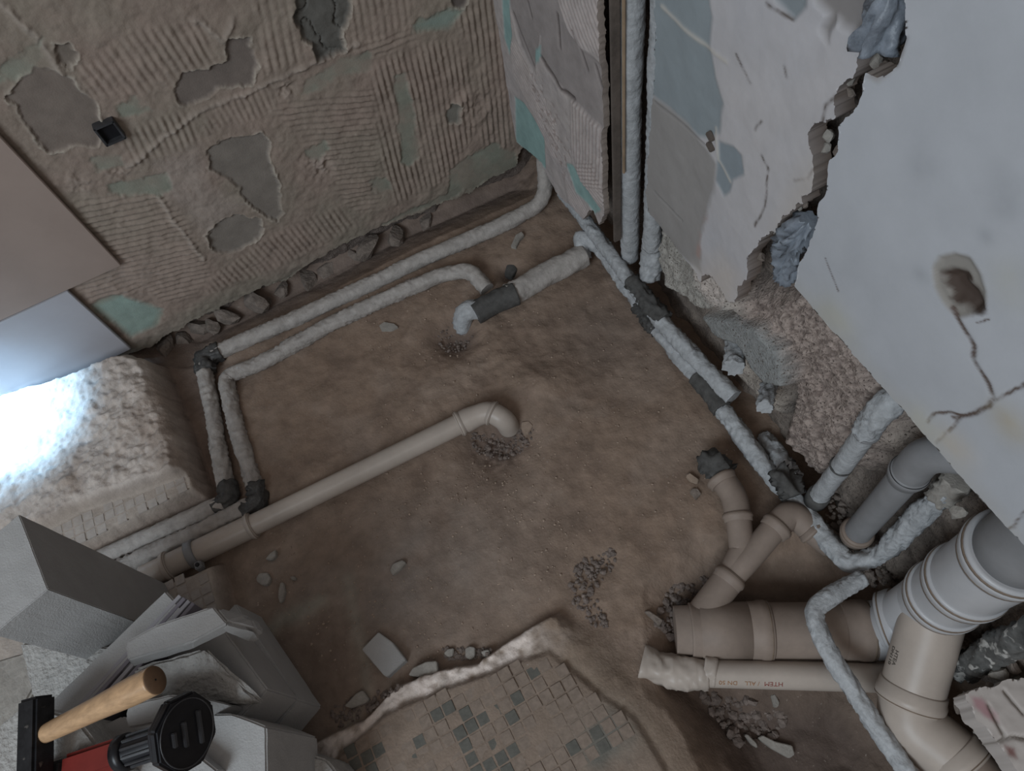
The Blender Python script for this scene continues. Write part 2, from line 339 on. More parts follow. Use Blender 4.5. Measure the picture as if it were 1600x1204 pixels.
def w1_f(U, V):
    n1 = fbm(U, V, 5, 111); n2 = fbm(U, V, 20, 121); n3 = fbm(U, V, 70, 131)
    H = .0024*n2+.0016*n3
    col = np.zeros(U.shape+(3,))+np.array((.225, .175, .145)); col = mixc(col, (.265, .205, .17), sm(n1, .9)*.8); col = mixc(col, (.20, .185, .145), sm(fbm(U, V, 7, 141)-.2, .5)*.5)
    for k, (poly, a, b, sp, hh) in enumerate(RIDGES):
        P = pw1(poly); m = sm(sdf(U+.008*n2, V+.008*n1, P), .012)
        A, B = pw1([a, b]); dx, dz = B[0]-A[0], B[1]-A[1]; l = math.hypot(dx, dz); nx, nz = -dz/l, dx/l
        t = ((U-A[0])*nx+(V-A[1])*nz)+.0022*n1+.0012*n2
        wv = (.5+.5*np.sin(t*2*math.pi/sp))**.55
        H += m*(hh*2.1*(wv-.5)*(.75+.5*n2)); col = mixc(col, (.27, .215, .18), m*wv*.45)
    pl = sdf(U, V, pw1([(245, 255), (310, 232), (325, 290), (380, 320), (330, 380), (290, 330), (255, 300)])); col = mixc(col, (.27, .225, .195), sm(pl, .02)*.8)
    # diagonal score lines and a torn ledge of adhesive
    for ln in ([(0, 0), (60, 60), (97, 118)], [(240, 292), (275, 350), (310, 392), (320, 402)], [(200, 262), (300, 180), (420, 130), (560, 68)], [(305, 30), (350, 60), (365, 30)]):
        dd = dline(U+.004*n2, V+.004*n2, pw1(ln)); H += .0045*np.exp(-(dd/.006)**2)*(1+.6*n3); col = mixc(col, (.30, .255, .22), np.exp(-(dd/.006)**2)*.5)
    c = pw1([(738, 168)])[0]; dd = np.hypot(U-c[0], V-c[1]); H += .006*np.exp(-((dd-.045)/.012)**2)*(1+n2)+.003*n3*np.exp(-(dd/.05)**2)
    for px, py, r in ((152, 196, .022), (185, 268, .02), (500, 258, .03), (448, 140, .02), (125, 285, .02)):
        c = pw1([(px, py)])[0]; e = np.exp(-((U-c[0])**2+(V-c[1])**2)/(r*r)); H += e*.008*(n3+.5*n2); col = mixc(col, (.33, .27, .235), np.clip(e*(.6+n3), 0, 1)*.6)
    for P in BARE:
        ju, jv = rag(U, V, 1, .009); d = sdf(U+ju, V+jv, pw1(P)); m = sm(d, .004); H = H*(1-m)-.003*m; col = mixc(col, (.205, .215, .175), m*.9*np.clip(.75+.6*n2, .3, 1))
    d = sdf(U, V, pw1([(150, 478), (190, 462), (252, 484), (240, 510), (205, 525)])); col = mixc(col, (.235, .315, .28), sm(d, .01)*.85)
    d = sdf(U, V, pw1([(650, 42), (700, 15), (722, 14), (700, 44)])); col = mixc(col, (.20, .255, .225), sm(d, .01)*.8)
    for P, dp, cc in HOLES:
        ju, jv = rag(U, V, 2, .007); d = sdf(U+ju, V+jv, pw1(P)); m = sm(d, .003); H = H*(1-m)+m*(-dp+.0006*n2+(.004*n2 if dp > .01 else 0)); col = mixc(col, cc, m)
        rim = np.exp(-((d+.002)/.0022)**2); H += rim*.0022*(1+1.5*n2); col = mixc(col, (.36, .32, .27), rim*np.clip(.4+n2, 0, .8))
    d = sdf(U, V, pw1([(458, -20), (552, -20), (536, 70), (500, 96), (462, 30)])); cr = np.abs(fbm(U, V, 24, 151)); H -= sm(d, .01)*.012*np.exp(-(cr/.07)**2)
    # foot of the wall, darker and greyer towards the bottom
    col = mixc(col, (.17, .16, .13), sm(.05-V+.012*n2, .03)*.6)
    return H, col
OUT1 = pw1([(812, -60), (815, 230), (806, 262), (770, 278), (735, 300), (700, 312), (640, 338), (600, 352), (560, 372), (520, 392), (480, 412), (452, 436), (420, 446),
            (380, 462), (340, 482), (300, 500), (262, 522), (235, 545), (205, 550)])+[(-2.0, .03), (-2.0, 1.2), (.02, 1.2)]
OUT1 = [(.03, 1.2), (.03, .03)]+OUT1[1:-1]
OUT1 = [(.03, 1.2)]+[p for p in OUT1 if p != (.03, 1.2)]
relief('wall_back', ('y', 0.0), (-1.75, .03, -.02, 1.06), .0027, OUT1, w1_f, M_wall, thick=.05, jag=.006)
wall_back = bpy.data.objects['wall_back']; ROOTS['wall_back'] = Vector((0, 0, 0))
# rubble footing behind and below the broken foot of the plaster
def foot_f(U, V):
    n2 = fbm(U, V, 9, 161); n3 = fbm(U, V, 35, 171)
    H = .018*n2+.008*n3; col = np.zeros(U.shape+(3,))+np.array((.125, .10, .088)); col = mixc(col, (.19, .155, .135), sm(n3, .8)*.6); col = mixc(col, (.05, .042, .038), sm(-n2-.4, .3))
    return H, col
relief('wall_back_footing', ('y', .055), (-1.75, .10, -.16, .14), .006, None, foot_f, M_rough)
wf = bpy.data.objects['wall_back_footing']; wf.name = 'trim_1'; ROOTS['trim_1'] = Vector((0, 0, 0))
def rock(center, size, seed, mat, name='stone', sub=2, flat=1.0):
    bm = bmesh.new(); bmesh.ops.create_icosphere(bm, subdivisions=sub, radius=1)
    rs = np.random.RandomState(seed); pl = [nrm(rs.randn(3)) for _ in range(12)]; off = .42+.4*rs.rand(12)
    for v in bm.verts:
        p = np.array(v.co)
        for n_, o_ in zip(pl, off):
            e = p@n_-o_
            if e > 0: p = p-n_*e
        p = p*np.array(size)*np.array([1, 1, flat]); v.co = p.tolist()
    rot = Matrix.Rotation(rs.rand()*6, 4, 'Z') @ Matrix.Rotation(rs.rand()*.5-.25, 4, 'X')
    bmesh.ops.transform(bm, matrix=Matrix.Translation([float(c) for c in center]) @ rot, verts=bm.verts)
    me = bpy.data.meshes.new(name); bm.to_mesh(me); bm.free(); me.materials.append(mat)
    return me
for i, (px, py, s) in enumerate([(262, 540, 22), (285, 530, 20), (312, 512, 24), (330, 508, 18), (352, 492, 24), (372, 490, 20), (395, 470, 26), (408, 486, 22), (425, 466, 22), (440, 452, 16),
                                 (365, 512, 20), (388, 503, 20), (300, 535, 16), (480, 436, 26), (520, 415, 28), (575, 385, 26), (450, 480, 18), (552, 400, 20), (620, 366, 24), (665, 348, 20)]):
    p = on(px, py, 1, .015+.012*((i*7) % 3)); sz = s/1130*2.0*1.25
    link('stone', rock(p, (sz, sz*.6, sz*.62), 300+i, M_stone), wf)
p = on(458, 474, 1, -.01); single('plaster_chunk', rock(p, (.022, .014, .018), 77, M_pvcw), 'white plaster chunk lying in the broken cavity under the back wall', 'debris')

# wall tiles still fixed on the back wall
def slab_poly(name, poly, axis, a, b, mat, bev=.0015):
    """prism: polygon (list of 3D points on plane axis=a) extruded along axis to b"""
    n = len(poly); A = [list(p) for p in poly]; Bp = [list(p) for p in poly]
    for p in A: p[axis] = a
    for p in Bp: p[axis] = b
    bm = bmesh.new(); va = [bm.verts.new([float(c) for c in p]) for p in A]; vb = [bm.verts.new([float(c) for c in p]) for p in Bp]
    bm.faces.new(va); bm.faces.new(vb[::-1])
    for i in range(n): bm.faces.new((va[i], vb[i], vb[(i+1) % n], va[(i+1) % n]))
    bmesh.ops.recalc_face_normals(bm, faces=bm.faces)
    if bev: bmesh.ops.bevel(bm, geom=list(bm.edges), offset=bev, segments=2, affect='EDGES', clamp_overlap=True)
    me = bpy.data.meshes.new(name); bm.to_mesh(me); bm.free(); me.materials.append(mat); return me
def rectw(x0, x1, z0, z1): return [(x0, 0, z0), (x1, 0, z0), (x1, 0, z1), (x0, 0, z1)]
a = on(190, 415, 1, -.016); b = on(205, 545, 1, -.016); zt = on(115, 460, 1, -.016)[2]
link('tile', slab_poly('tile', rectw(-1.80, a[0], a[2]+.001, 1.05), 1, -.006, -.017, M_wt_b), wall_back, label='brown upper wall tile')
link('tile', slab_poly('tile', rectw(-1.86, b[0], b[2], a[2]-.001), 1, -.006, -.017, M_wt_g), wall_back, label='pale grey lower wall tile')
# dark conduit box in the back wall
p = on(171, 206, 1, -.012); t = thing('conduit_box', 'small black square conduit box with two wire ends in the back wall', 'electrical box', (p[0], -.012, p[2]))
def box_me(name, c, s, mat, bev=.001, rot=None):
    bm = bmesh.new(); bmesh.ops.create_cube(bm, size=1); bmesh.ops.scale(bm, vec=s, verts=bm.verts)
    if bev: bmesh.ops.bevel(bm, geom=list(bm.edges), offset=bev, segments=2, affect='EDGES', clamp_overlap=True)
    M = Matrix.Translation([float(q) for q in c]) @ (rot.to_4x4() if rot else Matrix())
    bmesh.ops.transform(bm, matrix=M, verts=bm.verts)
    me = bpy.data.meshes.new(name); bm.to_mesh(me); bm.free(); me.materials.append(mat); return me
cx, cy, cz = float(p[0]), -.010, float(p[2])
for nm, dx, dz, sx, sz in (('side', -.02, 0, .005, .046), ('side', .02, 0, .005, .046), ('side', 0, .021, .044, .005), ('side', 0, -.021, .044, .005)):
    link(nm, box_me(nm, (cx+dx, cy, cz+dz), (sx, .022, sz), M_dgrey), t)
link('back_plate', box_me('back_plate', (cx, cy+.004, cz), (.04, .003, .04), M_black), t)

# ------------------------------------------------------------------ tubes
def path_fillet(pts, rad, step=.006):
    P = [np.array(p, float) for p in pts]; out = [P[0]]
    for i in range(1, len(P)-1):
        a, b, c = P[i-1], P[i], P[i+1]
        r = rad[i] if isinstance(rad, (list, tuple)) else rad
        r = min(r, .48*np.linalg.norm(b-a), .48*np.linalg.norm(c-b))
        s = b+nrm(a-b)*r; e = b+nrm(c-b)*r
        for t in np.linspace(0, 1, 9): out.append((1-t)**2*s+2*t*(1-t)*b+t*t*e)
    out.append(P[-1]); P = np.array(out)
    dl = np.linalg.norm(np.diff(P, axis=0), axis=1); keep = np.concatenate([[True], dl > 1e-6]); P = P[keep]
    dl = np.linalg.norm(np.diff(P, axis=0), axis=1); s = np.concatenate([[0], np.cumsum(dl)])
    n = max(2, int(s[-1]/step)); ss = np.linspace(0, s[-1], n)
    return np.stack([np.interp(ss, s, P[:, k]) for k in range(3)], 1), ss
def tube_me(name, pts, r, mat, wr=0.0, rad=.03, seg=24, step=.0035, seed=1, cap=True, prof=None, freq=1.0, hollow=False):
    P, s = path_fillet(pts, rad, step)
    T = np.gradient(P, axis=0); T /= np.linalg.norm(T, axis=1)[:, None]
    up = np.array([0, 0, 1.0]); 
    if abs(T[0]@up) > .9: up = np.array([0, 1.0, 0])
    N = np.zeros_like(P); u = nrm(np.cross(T[0], up)); N[0] = u
    for i in range(1, len(P)):
        u = u-T[i]*(u@T[i]); u = nrm(u); N[i] = u
    B = np.cross(T, N)
    th = np.linspace(0, 2*math.pi, seg, endpoint=False)
    S, TH = np.meshgrid(s, th, indexing='ij')
    rr = np.full(S.shape, r)
    if prof is not None: rr = rr*np.interp(s, prof[0], prof[1])[:, None]
    if wr:
        a = np.cos(TH)*1.3; b = np.sin(TH)*1.3
        k = 1-np.abs(2*vnoise(S*48*freq+b*2.6+10, a*1.3+20+S*9, seed)-1)+.3*(1-np.abs(2*vnoise(S*110*freq-a*3+40, b*1.8+5, seed+1)-1))+.5*vnoise(S*12+3, a*.8+b*.8+60, seed+2)
        k = k**1.6; rr = rr*(1+wr*1.35*(k-.95))
        P = P+(N*((vnoise(s*7, s*0+seed, 5)-.5)[:, None])+B*((vnoise(s*7+30, s*0+seed, 6)-.5)[:, None]))*wr*r*1.6
    V = P[:, None, :]+rr[..., None]*(np.cos(TH)[..., None]*N[:, None, :]+np.sin(TH)[..., None]*B[:, None, :])
    n = len(s); idx = np.arange(n*seg).reshape(n, seg); nx = np.roll(idx, -1, 1)
    q = np.stack([idx[:-1], nx[:-1], nx[1:], idx[1:]], -1).reshape(-1, 4)
    V = V.reshape(-1, 3)
    F_ = [tuple(f) for f in q]
    if cap: 
        F_.append(tuple(idx[0][::-1])); F_.append(tuple(idx[-1]))
        me = newmesh(name, V, F_, mat)
        for f in (me.polygons[-1], me.polygons[-2]): f.use_smooth = False
        return me
    return newmesh(name, V, q, mat)
def lathe_me(name, c, d, prof, mat, seg=40):   # prof: list of (along, radius)
    c = np.array(c, float); d = nrm(d); up = np.array([0, 0, 1.0]) if abs(d[2]) < .9 else np.array([0, 1.0, 0])
    u = nrm(np.cross(d, up)); v = np.cross(d, u); th = np.linspace(0, 2*math.pi, seg, endpoint=False)
    V = []; 
    for a, r in prof:
        V.append(c+d*a+r*(np.cos(th)[:, None]*u+np.sin(th)[:, None]*v))
    V = np.concatenate(V); n = len(prof); idx = np.arange(n*seg).reshape(n, seg); nx = np.roll(idx, -1, 1)
    q = np.stack([idx[:-1], nx[:-1], nx[1:], idx[1:]], -1).reshape(-1, 4)
    me = newmesh(name, V, [tuple(f) for f in q]+[tuple(idx[0][::-1]), tuple(idx[-1])], mat)
    fixn(me)
    me.polygons.foreach_set('use_smooth', [len(p.vertices) == 4 for p in me.polygons])
    return me
def bead(name, c, d, r, mat, t=None, grow=1.13, wide=None, parent=None):
    wd = wide or r*.32
    pr = [(-wd, r*1.005), (-wd, r*1.05), (-wd*.8, r*grow*.985), (-wd*.3, r*grow), (wd*.3, r*grow), (wd*.8, r*grow*.985), (wd, r*1.06), (wd, r*1.005)]
    return link(name, lathe_me(name, c, d, pr, mat), parent)
def cuff(c, d, r, parent, mat=None, seal=None, ln=None):   # socket mouth: raised ring + thin seal + inner ring
    ln = ln or r*.5; m = mat or M_pvc; k = .0052
    pr = [(-ln*.5, r*1.0), (-ln*.45, r+k*.45), (-ln*.1, r+k*.6), (0, r+k), (ln*.28, r+k), (ln*.34, r+k*.7), (ln*.42, r+k*.7), (ln*.5, r*1.0)]
    o = link('socket', lathe_me('socket', c, d, pr, m), parent)
    dd = nrm(d); cc = np.array(c)+dd*ln*.34
    link('seal_ring', lathe_me('seal_ring', cc, d, [(-ln*.03, r*1.0), (-ln*.03, r+k*.85), (ln*.03, r+k*.85), (ln*.03, r*1.0)], seal or M_seal), o)
    return o
def Z(px, py, z): return on(px, py, 2, z)
def fl(px, py, z): return on(px, py, 2, z)

# back wrapped pipe
t = thing('wrapped_pipe', 'long grey wrapped pipe nearest the back wall, turning at two dark taped elbows', 'pipe', fl(340, 555, 0))
A = on(846, 235, 0, .02); 
link('run', tube_me('run', [(A[0]+.03, -.055, .32), (Z(852, 318, .02)[0], Z(852, 318, .02)[1], .03), Z(790, 350, .02), Z(640, 413, .015), Z(480, 490, .01), Z(326, 556, .01)], .0205, M_wrapd, .10, .045, seed=3), t)
link('elbow', tube_me('elbow', [Z(345, 548, .012), Z(318, 560, .012), Z(322, 580, .012)], .0225, M_tape, .25, .02, seed=4), t, label='black taped corner elbow')
link('run', tube_me('run', [Z(318, 566, .008), Z(322, 590, .008), Z(340, 680, .008), Z(356, 775, .008)], .019, M_wrapd, .16, .02, seed=5), t)
link('elbow', tube_me('elbow', [Z(355, 757, .012), Z(361, 778, .012), Z(335, 795, .012)], .022, M_tape, .2, .03, seed=6), t, label='dark grey taped elbow')
link('run', tube_me('run', [Z(350, 786, .012), Z(270, 822, .015), Z(165, 870, .02), Z(60, 920, .02)], .0205, M_wrapd, .10, .02, seed=7), t)
# second wrapped pipe
t = thing('wrapped_pipe', 'grey wrapped pipe parallel to the PVC drain, hooked at its right end', 'pipe', fl(350, 590, 0))
link('run', tube_me('run', [Z(762, 452, .015), Z(735, 422, .03), Z(690, 430, .02), Z(600, 468, .015), Z(520, 505, .012), Z(420, 560, .012), Z(350, 588, .012), Z(360, 640, .012), Z(384, 715, .01), Z(400, 770, .01)], .0195, M_wrapd, .16, .028, seed=9), t)
link('elbow', tube_me('elbow', [Z(397, 760, .014), Z(404, 785, .014), Z(380, 800, .014)], .0215, M_tape, .3, .02, seed=10), t, label='black taped elbow')
link('run', tube_me('run', [Z(392, 792, .012), Z(320, 826, .015), Z(205, 880, .02), Z(100, 930, .02)], .0205, M_wrapd, .16, .02, seed=11), t)
# branch towards the right wall with a foam sleeve and an elbow into the ground
t = thing('wrapped_branch_pipe', 'thick grey wrapped pipe with dark foam sleeve and white elbow into the ground', 'pipe', fl(760, 460, 0))
link('run', tube_me('run', [Z(796, 462, .03), Z(850, 430, .03), Z(914, 398, .035)], .030, M_wrapd, .08, .02, seed=12), t)
link('foam_sleeve', tube_me('foam_sleeve', [Z(742, 490, .03), Z(770, 473, .034), Z(806, 458, .034)], .0300, M_foam, .06, .02, seed=13), t)
link('elbow', tube_me('elbow', [Z(752, 484, .03), Z(726, 486, .035), Z(724, 512, -.03)], .0235, M_wrap, .12, .03, seed=14), t, label='white taped elbow dropping into the ground')

# PVC waste pipe
t = thing('waste_pipe', 'long pale beige plastic waste pipe crossing the floor to a hole', 'pipe', fl(560, 760, 0))
a0, a1 = Z(720, 661, .03), Z(392, 822, .03); a2, a3 = Z(392, 822, .03), Z(225, 902, .035); dA = a1-a0; dA2 = a3-a2
link('run', tube_me('run', [a0, a1], .0252, M_pvc, 0, seg=40), t)
link('run', tube_me('run', [a2, a3], .0280, M_pvc, 0, seg=40), t)
cuff(a1, -dA, .0275, t); cuff(Z(262, 884, .035), -dA2, .0295, t)
link('elbow', tube_me('elbow', [a0, Z(742, 650, .033), Z(765, 642, .036), Z(788, 655, .028), Z(796, 668, -.02)], .0262, M_pvc, 0, .02, seg=40, prof=([0, .02, .045, .0451, .2], [1.1, 1.1, 1.0, 1.0, 1.0])), t)
cuff(a0, dA, .0265, t, ln=.018); e0 = Z(768, 645, .036); cuff(e0, Z(790, 655, .03)-e0, .0262, t, ln=.012)
# clamp
c0 = Z(302, 865, .034); d0 = nrm(dA2)
t2 = thing('pipe_clamp', 'grey metal clamp round the beige pipe at the tiled corner', 'clamp', (c0[0], c0[1], .0))
link('band', lathe_me('band', c0, d0, [(-.009, .028), (-.009, .033), (-.003, .0335), (.003, .0335), (.009, .033), (.009, .028)], M_grey), t2)
q = Z(312, 884, .05); link('lug', box_me('lug', q, (.016, .018, .02), M_grey, .002), t2); link('screw', lathe_me('screw', q+np.array([0, 0, .008]), (0, 0, 1), [(0, .005), (.005, .005)], M_steel, 12), t2)

# ------------------------------------------------------------------ right wall: masonry, plaster sheets
def rough_f(U, V):
    n1 = fbm(U, V, 6, 211); n2 = fbm(U, V, 22, 221); n3 = fbm(U, V, 90, 231); n4 = fbm(U, V, 45, 241)
    H = .012*n1+.008*n2+.004*n4; col = np.zeros(U.shape+(3,))+np.array((.20, .165, .14)); col = mixc(col, (.11, .09, .078), sm(-n2, .5)*.7)
    # niche behind the vertical pipes
    d = sdf(U, V, [(-.40, .1), (-.66, .1), (-.66, 1.3), (-.40, 1.3)]); col = mixc(col, (.15, .12, .105), sm(d, .01)*.6)
    g = sdf(U+.012*n1+.006*n2, V+.012*n2, pwx([(1150, 445), (1190, 462), (1245, 455), (1330, 545), (1395, 640), (1385, 700), (1330, 740), (1262, 745), (1215, 690), (1230, 640), (1235, 590), (1200, 530), (1160, 500)], .04))
    m = sm(g, .02); gr = fbm(U, V, 190, 251, 2); H += m*(.045+.003*gr+.003*n3); col = mixc(col, (.35, .285, .25), m); col = mixc(col, (.15, .115, .10), m*sm(-gr-.15, .3)*.85)
    g = sdf(U+.01*n2, V+.01*n1, pwx([(1025, 350), (1060, 385), (1110, 420), (1150, 440), (1165, 480), (1120, 500), (1085, 490), (1040, 450), (1018, 410)], .03))
    m = sm(g, .015); H += m*(.05+.004*n3); col = mixc(col, (.34, .32, .29), m); pk = sdf(U, V, pwx([(1090, 420), (1150, 425), (1150, 480), (1110, 495)], .03)); col = mixc(col, (.48, .42, .38), sm(pk, .02)*m)
    g = sdf(U+.006*n2, V+.006*n1, pwx([(1105, 488), (1150, 492), (1190, 505), (1225, 545), (1238, 590), (1235, 605), (1205, 598), (1180, 570), (1165, 540), (1105, 512)], .02))
    m = sm(g, .006); H = H*(1-m)+m*(.082+.001*n2); col = mixc(col, (.25, .255, .25), m)
    g = sdf(U+.006*n2, V+.006*n1, pwx([(1105, 520), (1140, 560), (1200, 640), (1190, 665), (1140, 625), (1100, 560)], .02)); m = sm(g, .01); H += m*.02*(1-sm(H-.08, .01)); col = mixc(col, (.34, .295, .255), m)
    g = sdf(U+.01*n2, V+.01*n1, pwx([(1385, 690), (1440, 650), (1470, 700), (1400, 760)], .06)); m = sm(g, .02); H += m*.01; col = mixc(col, (.33, .28, .24), m)
    # dark holes
    for px, py, r in ((1120, 505, .02), (1235, 720, .03), (1215, 665, .02), (1165, 590, .015), (1260, 760, .03)):
        c = pwx([(px, py)], .04)[0]; e = np.exp(-((U-c[0])**2+(V-c[1])**2)/(r*r)); H -= e*.05; col = mixc(col, (.06, .05, .045), np.clip(e*1.4, 0, 1))
    col = mixc(col, (.32, .34, .35), sm(sdf(U+.004*n2, V+.004*n1, pwx([(968, 330), (984, 320), (984, 370), (968, 360), (955, 345)], .06)), .006))
    return H, col
relief('wall_right', ('x', .085), (-2.15, .10, -.16, 1.35), .0045, None, rough_f, M_rough)
wall_right = bpy.data.objects['wall_right']; ROOTS['wall_right'] = Vector((0, 0, 0))

# board with trowelled adhesive next to the corner
XB = -.03
def ob(pts): return pwx(pts, XB)
BR = [([(893, 150), (925, 175), (941, 190), (942, 300), (912, 290), (893, 235)], (905, 160), (906, 240), .0145, .003),
      ([(872, 0), (940, 0), (940, 85), (905, 70), (885, 45)], (890, 0), (912, 60), .0145, .0028),
      ([(900, 255), (925, 255), (943, 300), (942, 325), (925, 310), (905, 280)], (905, 262), (938, 305), .013, .0028),
      ([(880, 275), (915, 320), (922, 330), (912, 342), (890, 318)], (895, 300), (915, 335), .012, .0025),
      ([(795, 60), (812, 75), (835, 130), (865, 190), (880, 260), (860, 240), (825, 160), (803, 120)], (800, 80), (830, 140), .012, .0022)]
def board_f(U, V):
    n1 = fbm(U, V, 8, 311); n2 = fbm(U, V, 28, 321); n3 = fbm(U, V, 90, 331)
    H = .0012*n2+.0006*n3; col = np.zeros(U.shape+(3,))+np.array((.40, .355, .335)); col = mixc(col, (.34, .31, .31), sm(n1, .8)*.6)
    for poly, a, b, sp, hh in BR:
        m = sm(sdf(U+.006*n2, V+.006*n1, ob(poly)), .01); A, B = ob([a, b]); dx, dz = B[0]-A[0], B[1]-A[1]; l = math.hypot(dx, dz)
        tt = ((U-A[0])*(-dz/l)+(V-A[1])*(dx/l))+.0015*n1; wv = np.abs(np.sin(tt*math.pi/sp))**.6; H += m*hh*1.7*(wv-.3); col = mixc(col, (.24, .18, .16), m*(1-wv)*.8)
    sp = sdf(U, V, ob([(820, 60), (895, 240), (890, 300), (830, 150)])); H -= sm(sp, .02)*.003*sm(n3-.3, .2); col = mixc(col, (.22, .17, .15), sm(sp, .02)*sm(n3-.4, .2)*.6)
    d = sdf(U+.006*n2, V+.006*n1, ob([(780, -40), (862, -20), (882, 40), (905, 75), (935, 100), (944, 130), (943, 205), (920, 185), (885, 152), (860, 115), (838, 80), (842, 60), (833, 115), (812, 75), (798, 20)]))
    m = sm(d, .005); H = H*(1-m)+m*(-.004); col = mixc(col, (.275, .245, .235), m)
    for ln in ([(800, 22), (812, 55), (835, 112)], [(822, 5), (828, 28)], [(868, 25), (872, 75)], [(895, 50), (915, 110)], [(838, 80), (875, 140), (895, 155)], [(928, 105), (938, 140)]):
        dd = dline(U+.002*n2, V+.002*n2, ob(ln)); e = np.exp(-(dd/.0045)**2); H -= e*.004; col = mixc(col, (.07, .055, .05), e*.95)
    for P in ([(783, -20), (792, -20), (800, 60), (796, 85), (788, 60)], [(804, 150), (818, 160), (840, 195), (850, 215), (852, 262), (826, 240), (806, 222)], [(884, 255), (895, 258), (910, 285), (938, 328), (930, 335), (920, 320), (900, 300)], [(835, 78), (843, 72), (842, 98), (836, 100)]):
        d = sdf(U+.004*n2, V+.004*n1, ob(P)); m = sm(d, .004); H = H*(1-m)-.002*m; col = mixc(col, (.24, .355, .34), m)
    return H, col
OB = [(.01, 1.3)]+[(.01, ob([(803, 215)])[0][1])]+ob([(806, 222), (828, 240), (845, 254), (856, 275), (868, 300), (880, 312), (896, 325), (911, 343), (921, 328), (927, 330), (936, 352), (944, 335)])+[(ob([(946, 300)])[0][0], 1.3)]
relief('wall_right_board', ('x', XB), (-.50, .01, 0, 1.08), .0025, OB, board_f, M_wall, thick=.014, jag=.002, skcol=(.2, .165, .14))
o = bpy.data.objects['wall_right_board']; o.name = 'trim_2'; ROOTS['trim_2'] = Vector((0, 0, 0))
yb = ob([(946, 200)])[0][0]
t = thing('wall_stud', 'brown stud strip behind the edge of the adhesive covered board', 'wall stud', (XB+.03, yb, .18))
link('strip', box_me('strip', (XB+.022, yb-.004, .74), (.018, .008, 1.12), M_stud, .001), t)
link('batten', box_me('batten', (XB+.034, yb-.014, .88), (.005, .006, .96), M_timber, .001), t, label='thin pale batten')

# painted wall sheet right of the niche
OW2 = pwx([(1026, -60), (1022, 60), (1018, 150), (1012, 250), (1010, 330), (1030, 352), (1055, 388), (1085, 425), (1095, 442), (1100, 425), (1112, 428), (1128, 455), (1140, 475), (1150, 470),
           (1152, 445), (1165, 432), (1172, 395), (1190, 372), (1212, 362), (1222, 335), (1245, 322), (1262, 300), (1270, 262), (1262, 215), (1278, 195), (1300, 180), (1308, 150), (1330, 120), (1345, 85), (1352, 55), (1368, 20), (1376, -60)])
def w2_f(U, V):
    n1 = fbm(U, V, 6, 411); n2 = fbm(U, V, 26, 421); n3 = fbm(U, V, 90, 431)
    H = .0012*n1+.0008*n2; col = np.zeros(U.shape+(3,))+np.array((.42, .41, .425)); col = mixc(col, (.45, .415, .40), sm(n1, .8)*.5)
    d = sdf(U+.004*n2, V+.004*n1, pwx([(1000, -60), (1100, -60), (1112, 30), (1108, 70), (1118, 120), (1130, 160), (1124, 205), (1108, 215), (1090, 210), (1015, 148)])); m = sm(d, .005); H -= m*.002; col = mixc(col, (.235, .265, .28), m)
    d = sdf(U+.004*n2, V+.004*n1, pwx([(1124, 220), (1145, 225), (1158, 240), (1161, 270), (1146, 283), (1140, 300), (1130, 305), (1116, 280)])); m = sm(d, .004); H -= m*.002; col = mixc(col, (.22, .25, .27), m)
    d = sdf(U+.006*n2, V+.006*n1, pwx([(1010, 148), (1030, 160), (1075, 195), (1105, 232), (1118, 255), (1114, 300), (1102, 345), (1092, 385), (1096, 430), (1060, 395), (1005, 335), (1000, 250)])); m = sm(d, .006); H -= m*.001; col = mixc(col, (.265, .25, .24), m)
    col = mixc(col, (.36, .23, .20), np.exp(-(dline(U, V, pwx([(1108, 320), (1098, 355), (1090, 400)]))/.008)**2)*.6*sm(n2, .5))
    for ln, w_ in (([(1032, 12), (1065, 45), (1135, 97)], .004), ([(1118, 200), (1122, 250), (1140, 285)], .003)):
        e = np.exp(-(dline(U+.001*n2, V+.001*n2, pwx(ln))/w_)**2); H += e*.001; col = mixc(col, (.46, .43, .39), e*.8)
    for ln in ([(1022, 160), (1060, 190), (1100, 225)], [(1022, 300), (1065, 345)]):
        e = np.exp(-(dline(U, V, pwx(ln))/.0025)**2); H -= e*.002; col = mixc(col, (.17, .16, .155), e*.6)
    d = sdf(U+.004*n2, V+.004*n1, pwx([(1205, -60), (1262, -60), (1255, 15), (1240, 35), (1225, 20), (1210, 5)])); m = sm(d, .004); H -= m*.003; col = mixc(col, (.21, .235, .25), m)
    d = sdf(U+.006*n2, V+.006*n1, pwx([(1265, -60), (1375, -60), (1350, 20), (1338, 55), (1310, 42), (1300, 30), (1290, 65), (1282, 55), (1286, 25), (1268, 5)])); m = sm(d, .005); H -= m*.006; col = mixc(col, (.22, .205, .20), m)
    for ln in ([(1195, 5), (1215, 18), (1238, 34)], [(1285, 245), (1262, 278), (1240, 282)], [(1308, 150), (1290, 168), (1285, 195)], [(1200, 260), (1195, 320), (1180, 355)], [(1150, 85), (1172, 130)], [(1190, 190), (1180, 200)], [(1225, 105), (1228, 120)], [(1190, 240), (1200, 262)]):
        e = np.exp(-(dline(U+.003*n2, V+.003*n2, pwx(ln))/.0024)**2); H -= e*.0006; col = mixc(col, (.10, .08, .07), e*np.clip(.75+.8*n3, 0, 1))
    pk = sdf(U, V, pwx([(1085, 425), (1128, 400), (1155, 430), (1150, 480), (1110, 480)])); col = mixc(col, (.46, .41, .375), sm(pk, .03)*.8)
    e = sm(V-.0, 1)*0; lowr = sdf(U, V, pwx([(1240, 280), (1275, 240), (1290, 300), (1240, 345), (1205, 375)])); col = mixc(col, (.43, .39, .36), sm(lowr, .02)*.7)
    return H, col
relief('wall_right_plaster', ('x', 0.0), (-1.18, -.62, .25, 1.25), .0028, OW2, w2_f, M_paint, thick=.03, jag=.005, skcol=(.15, .115, .095))
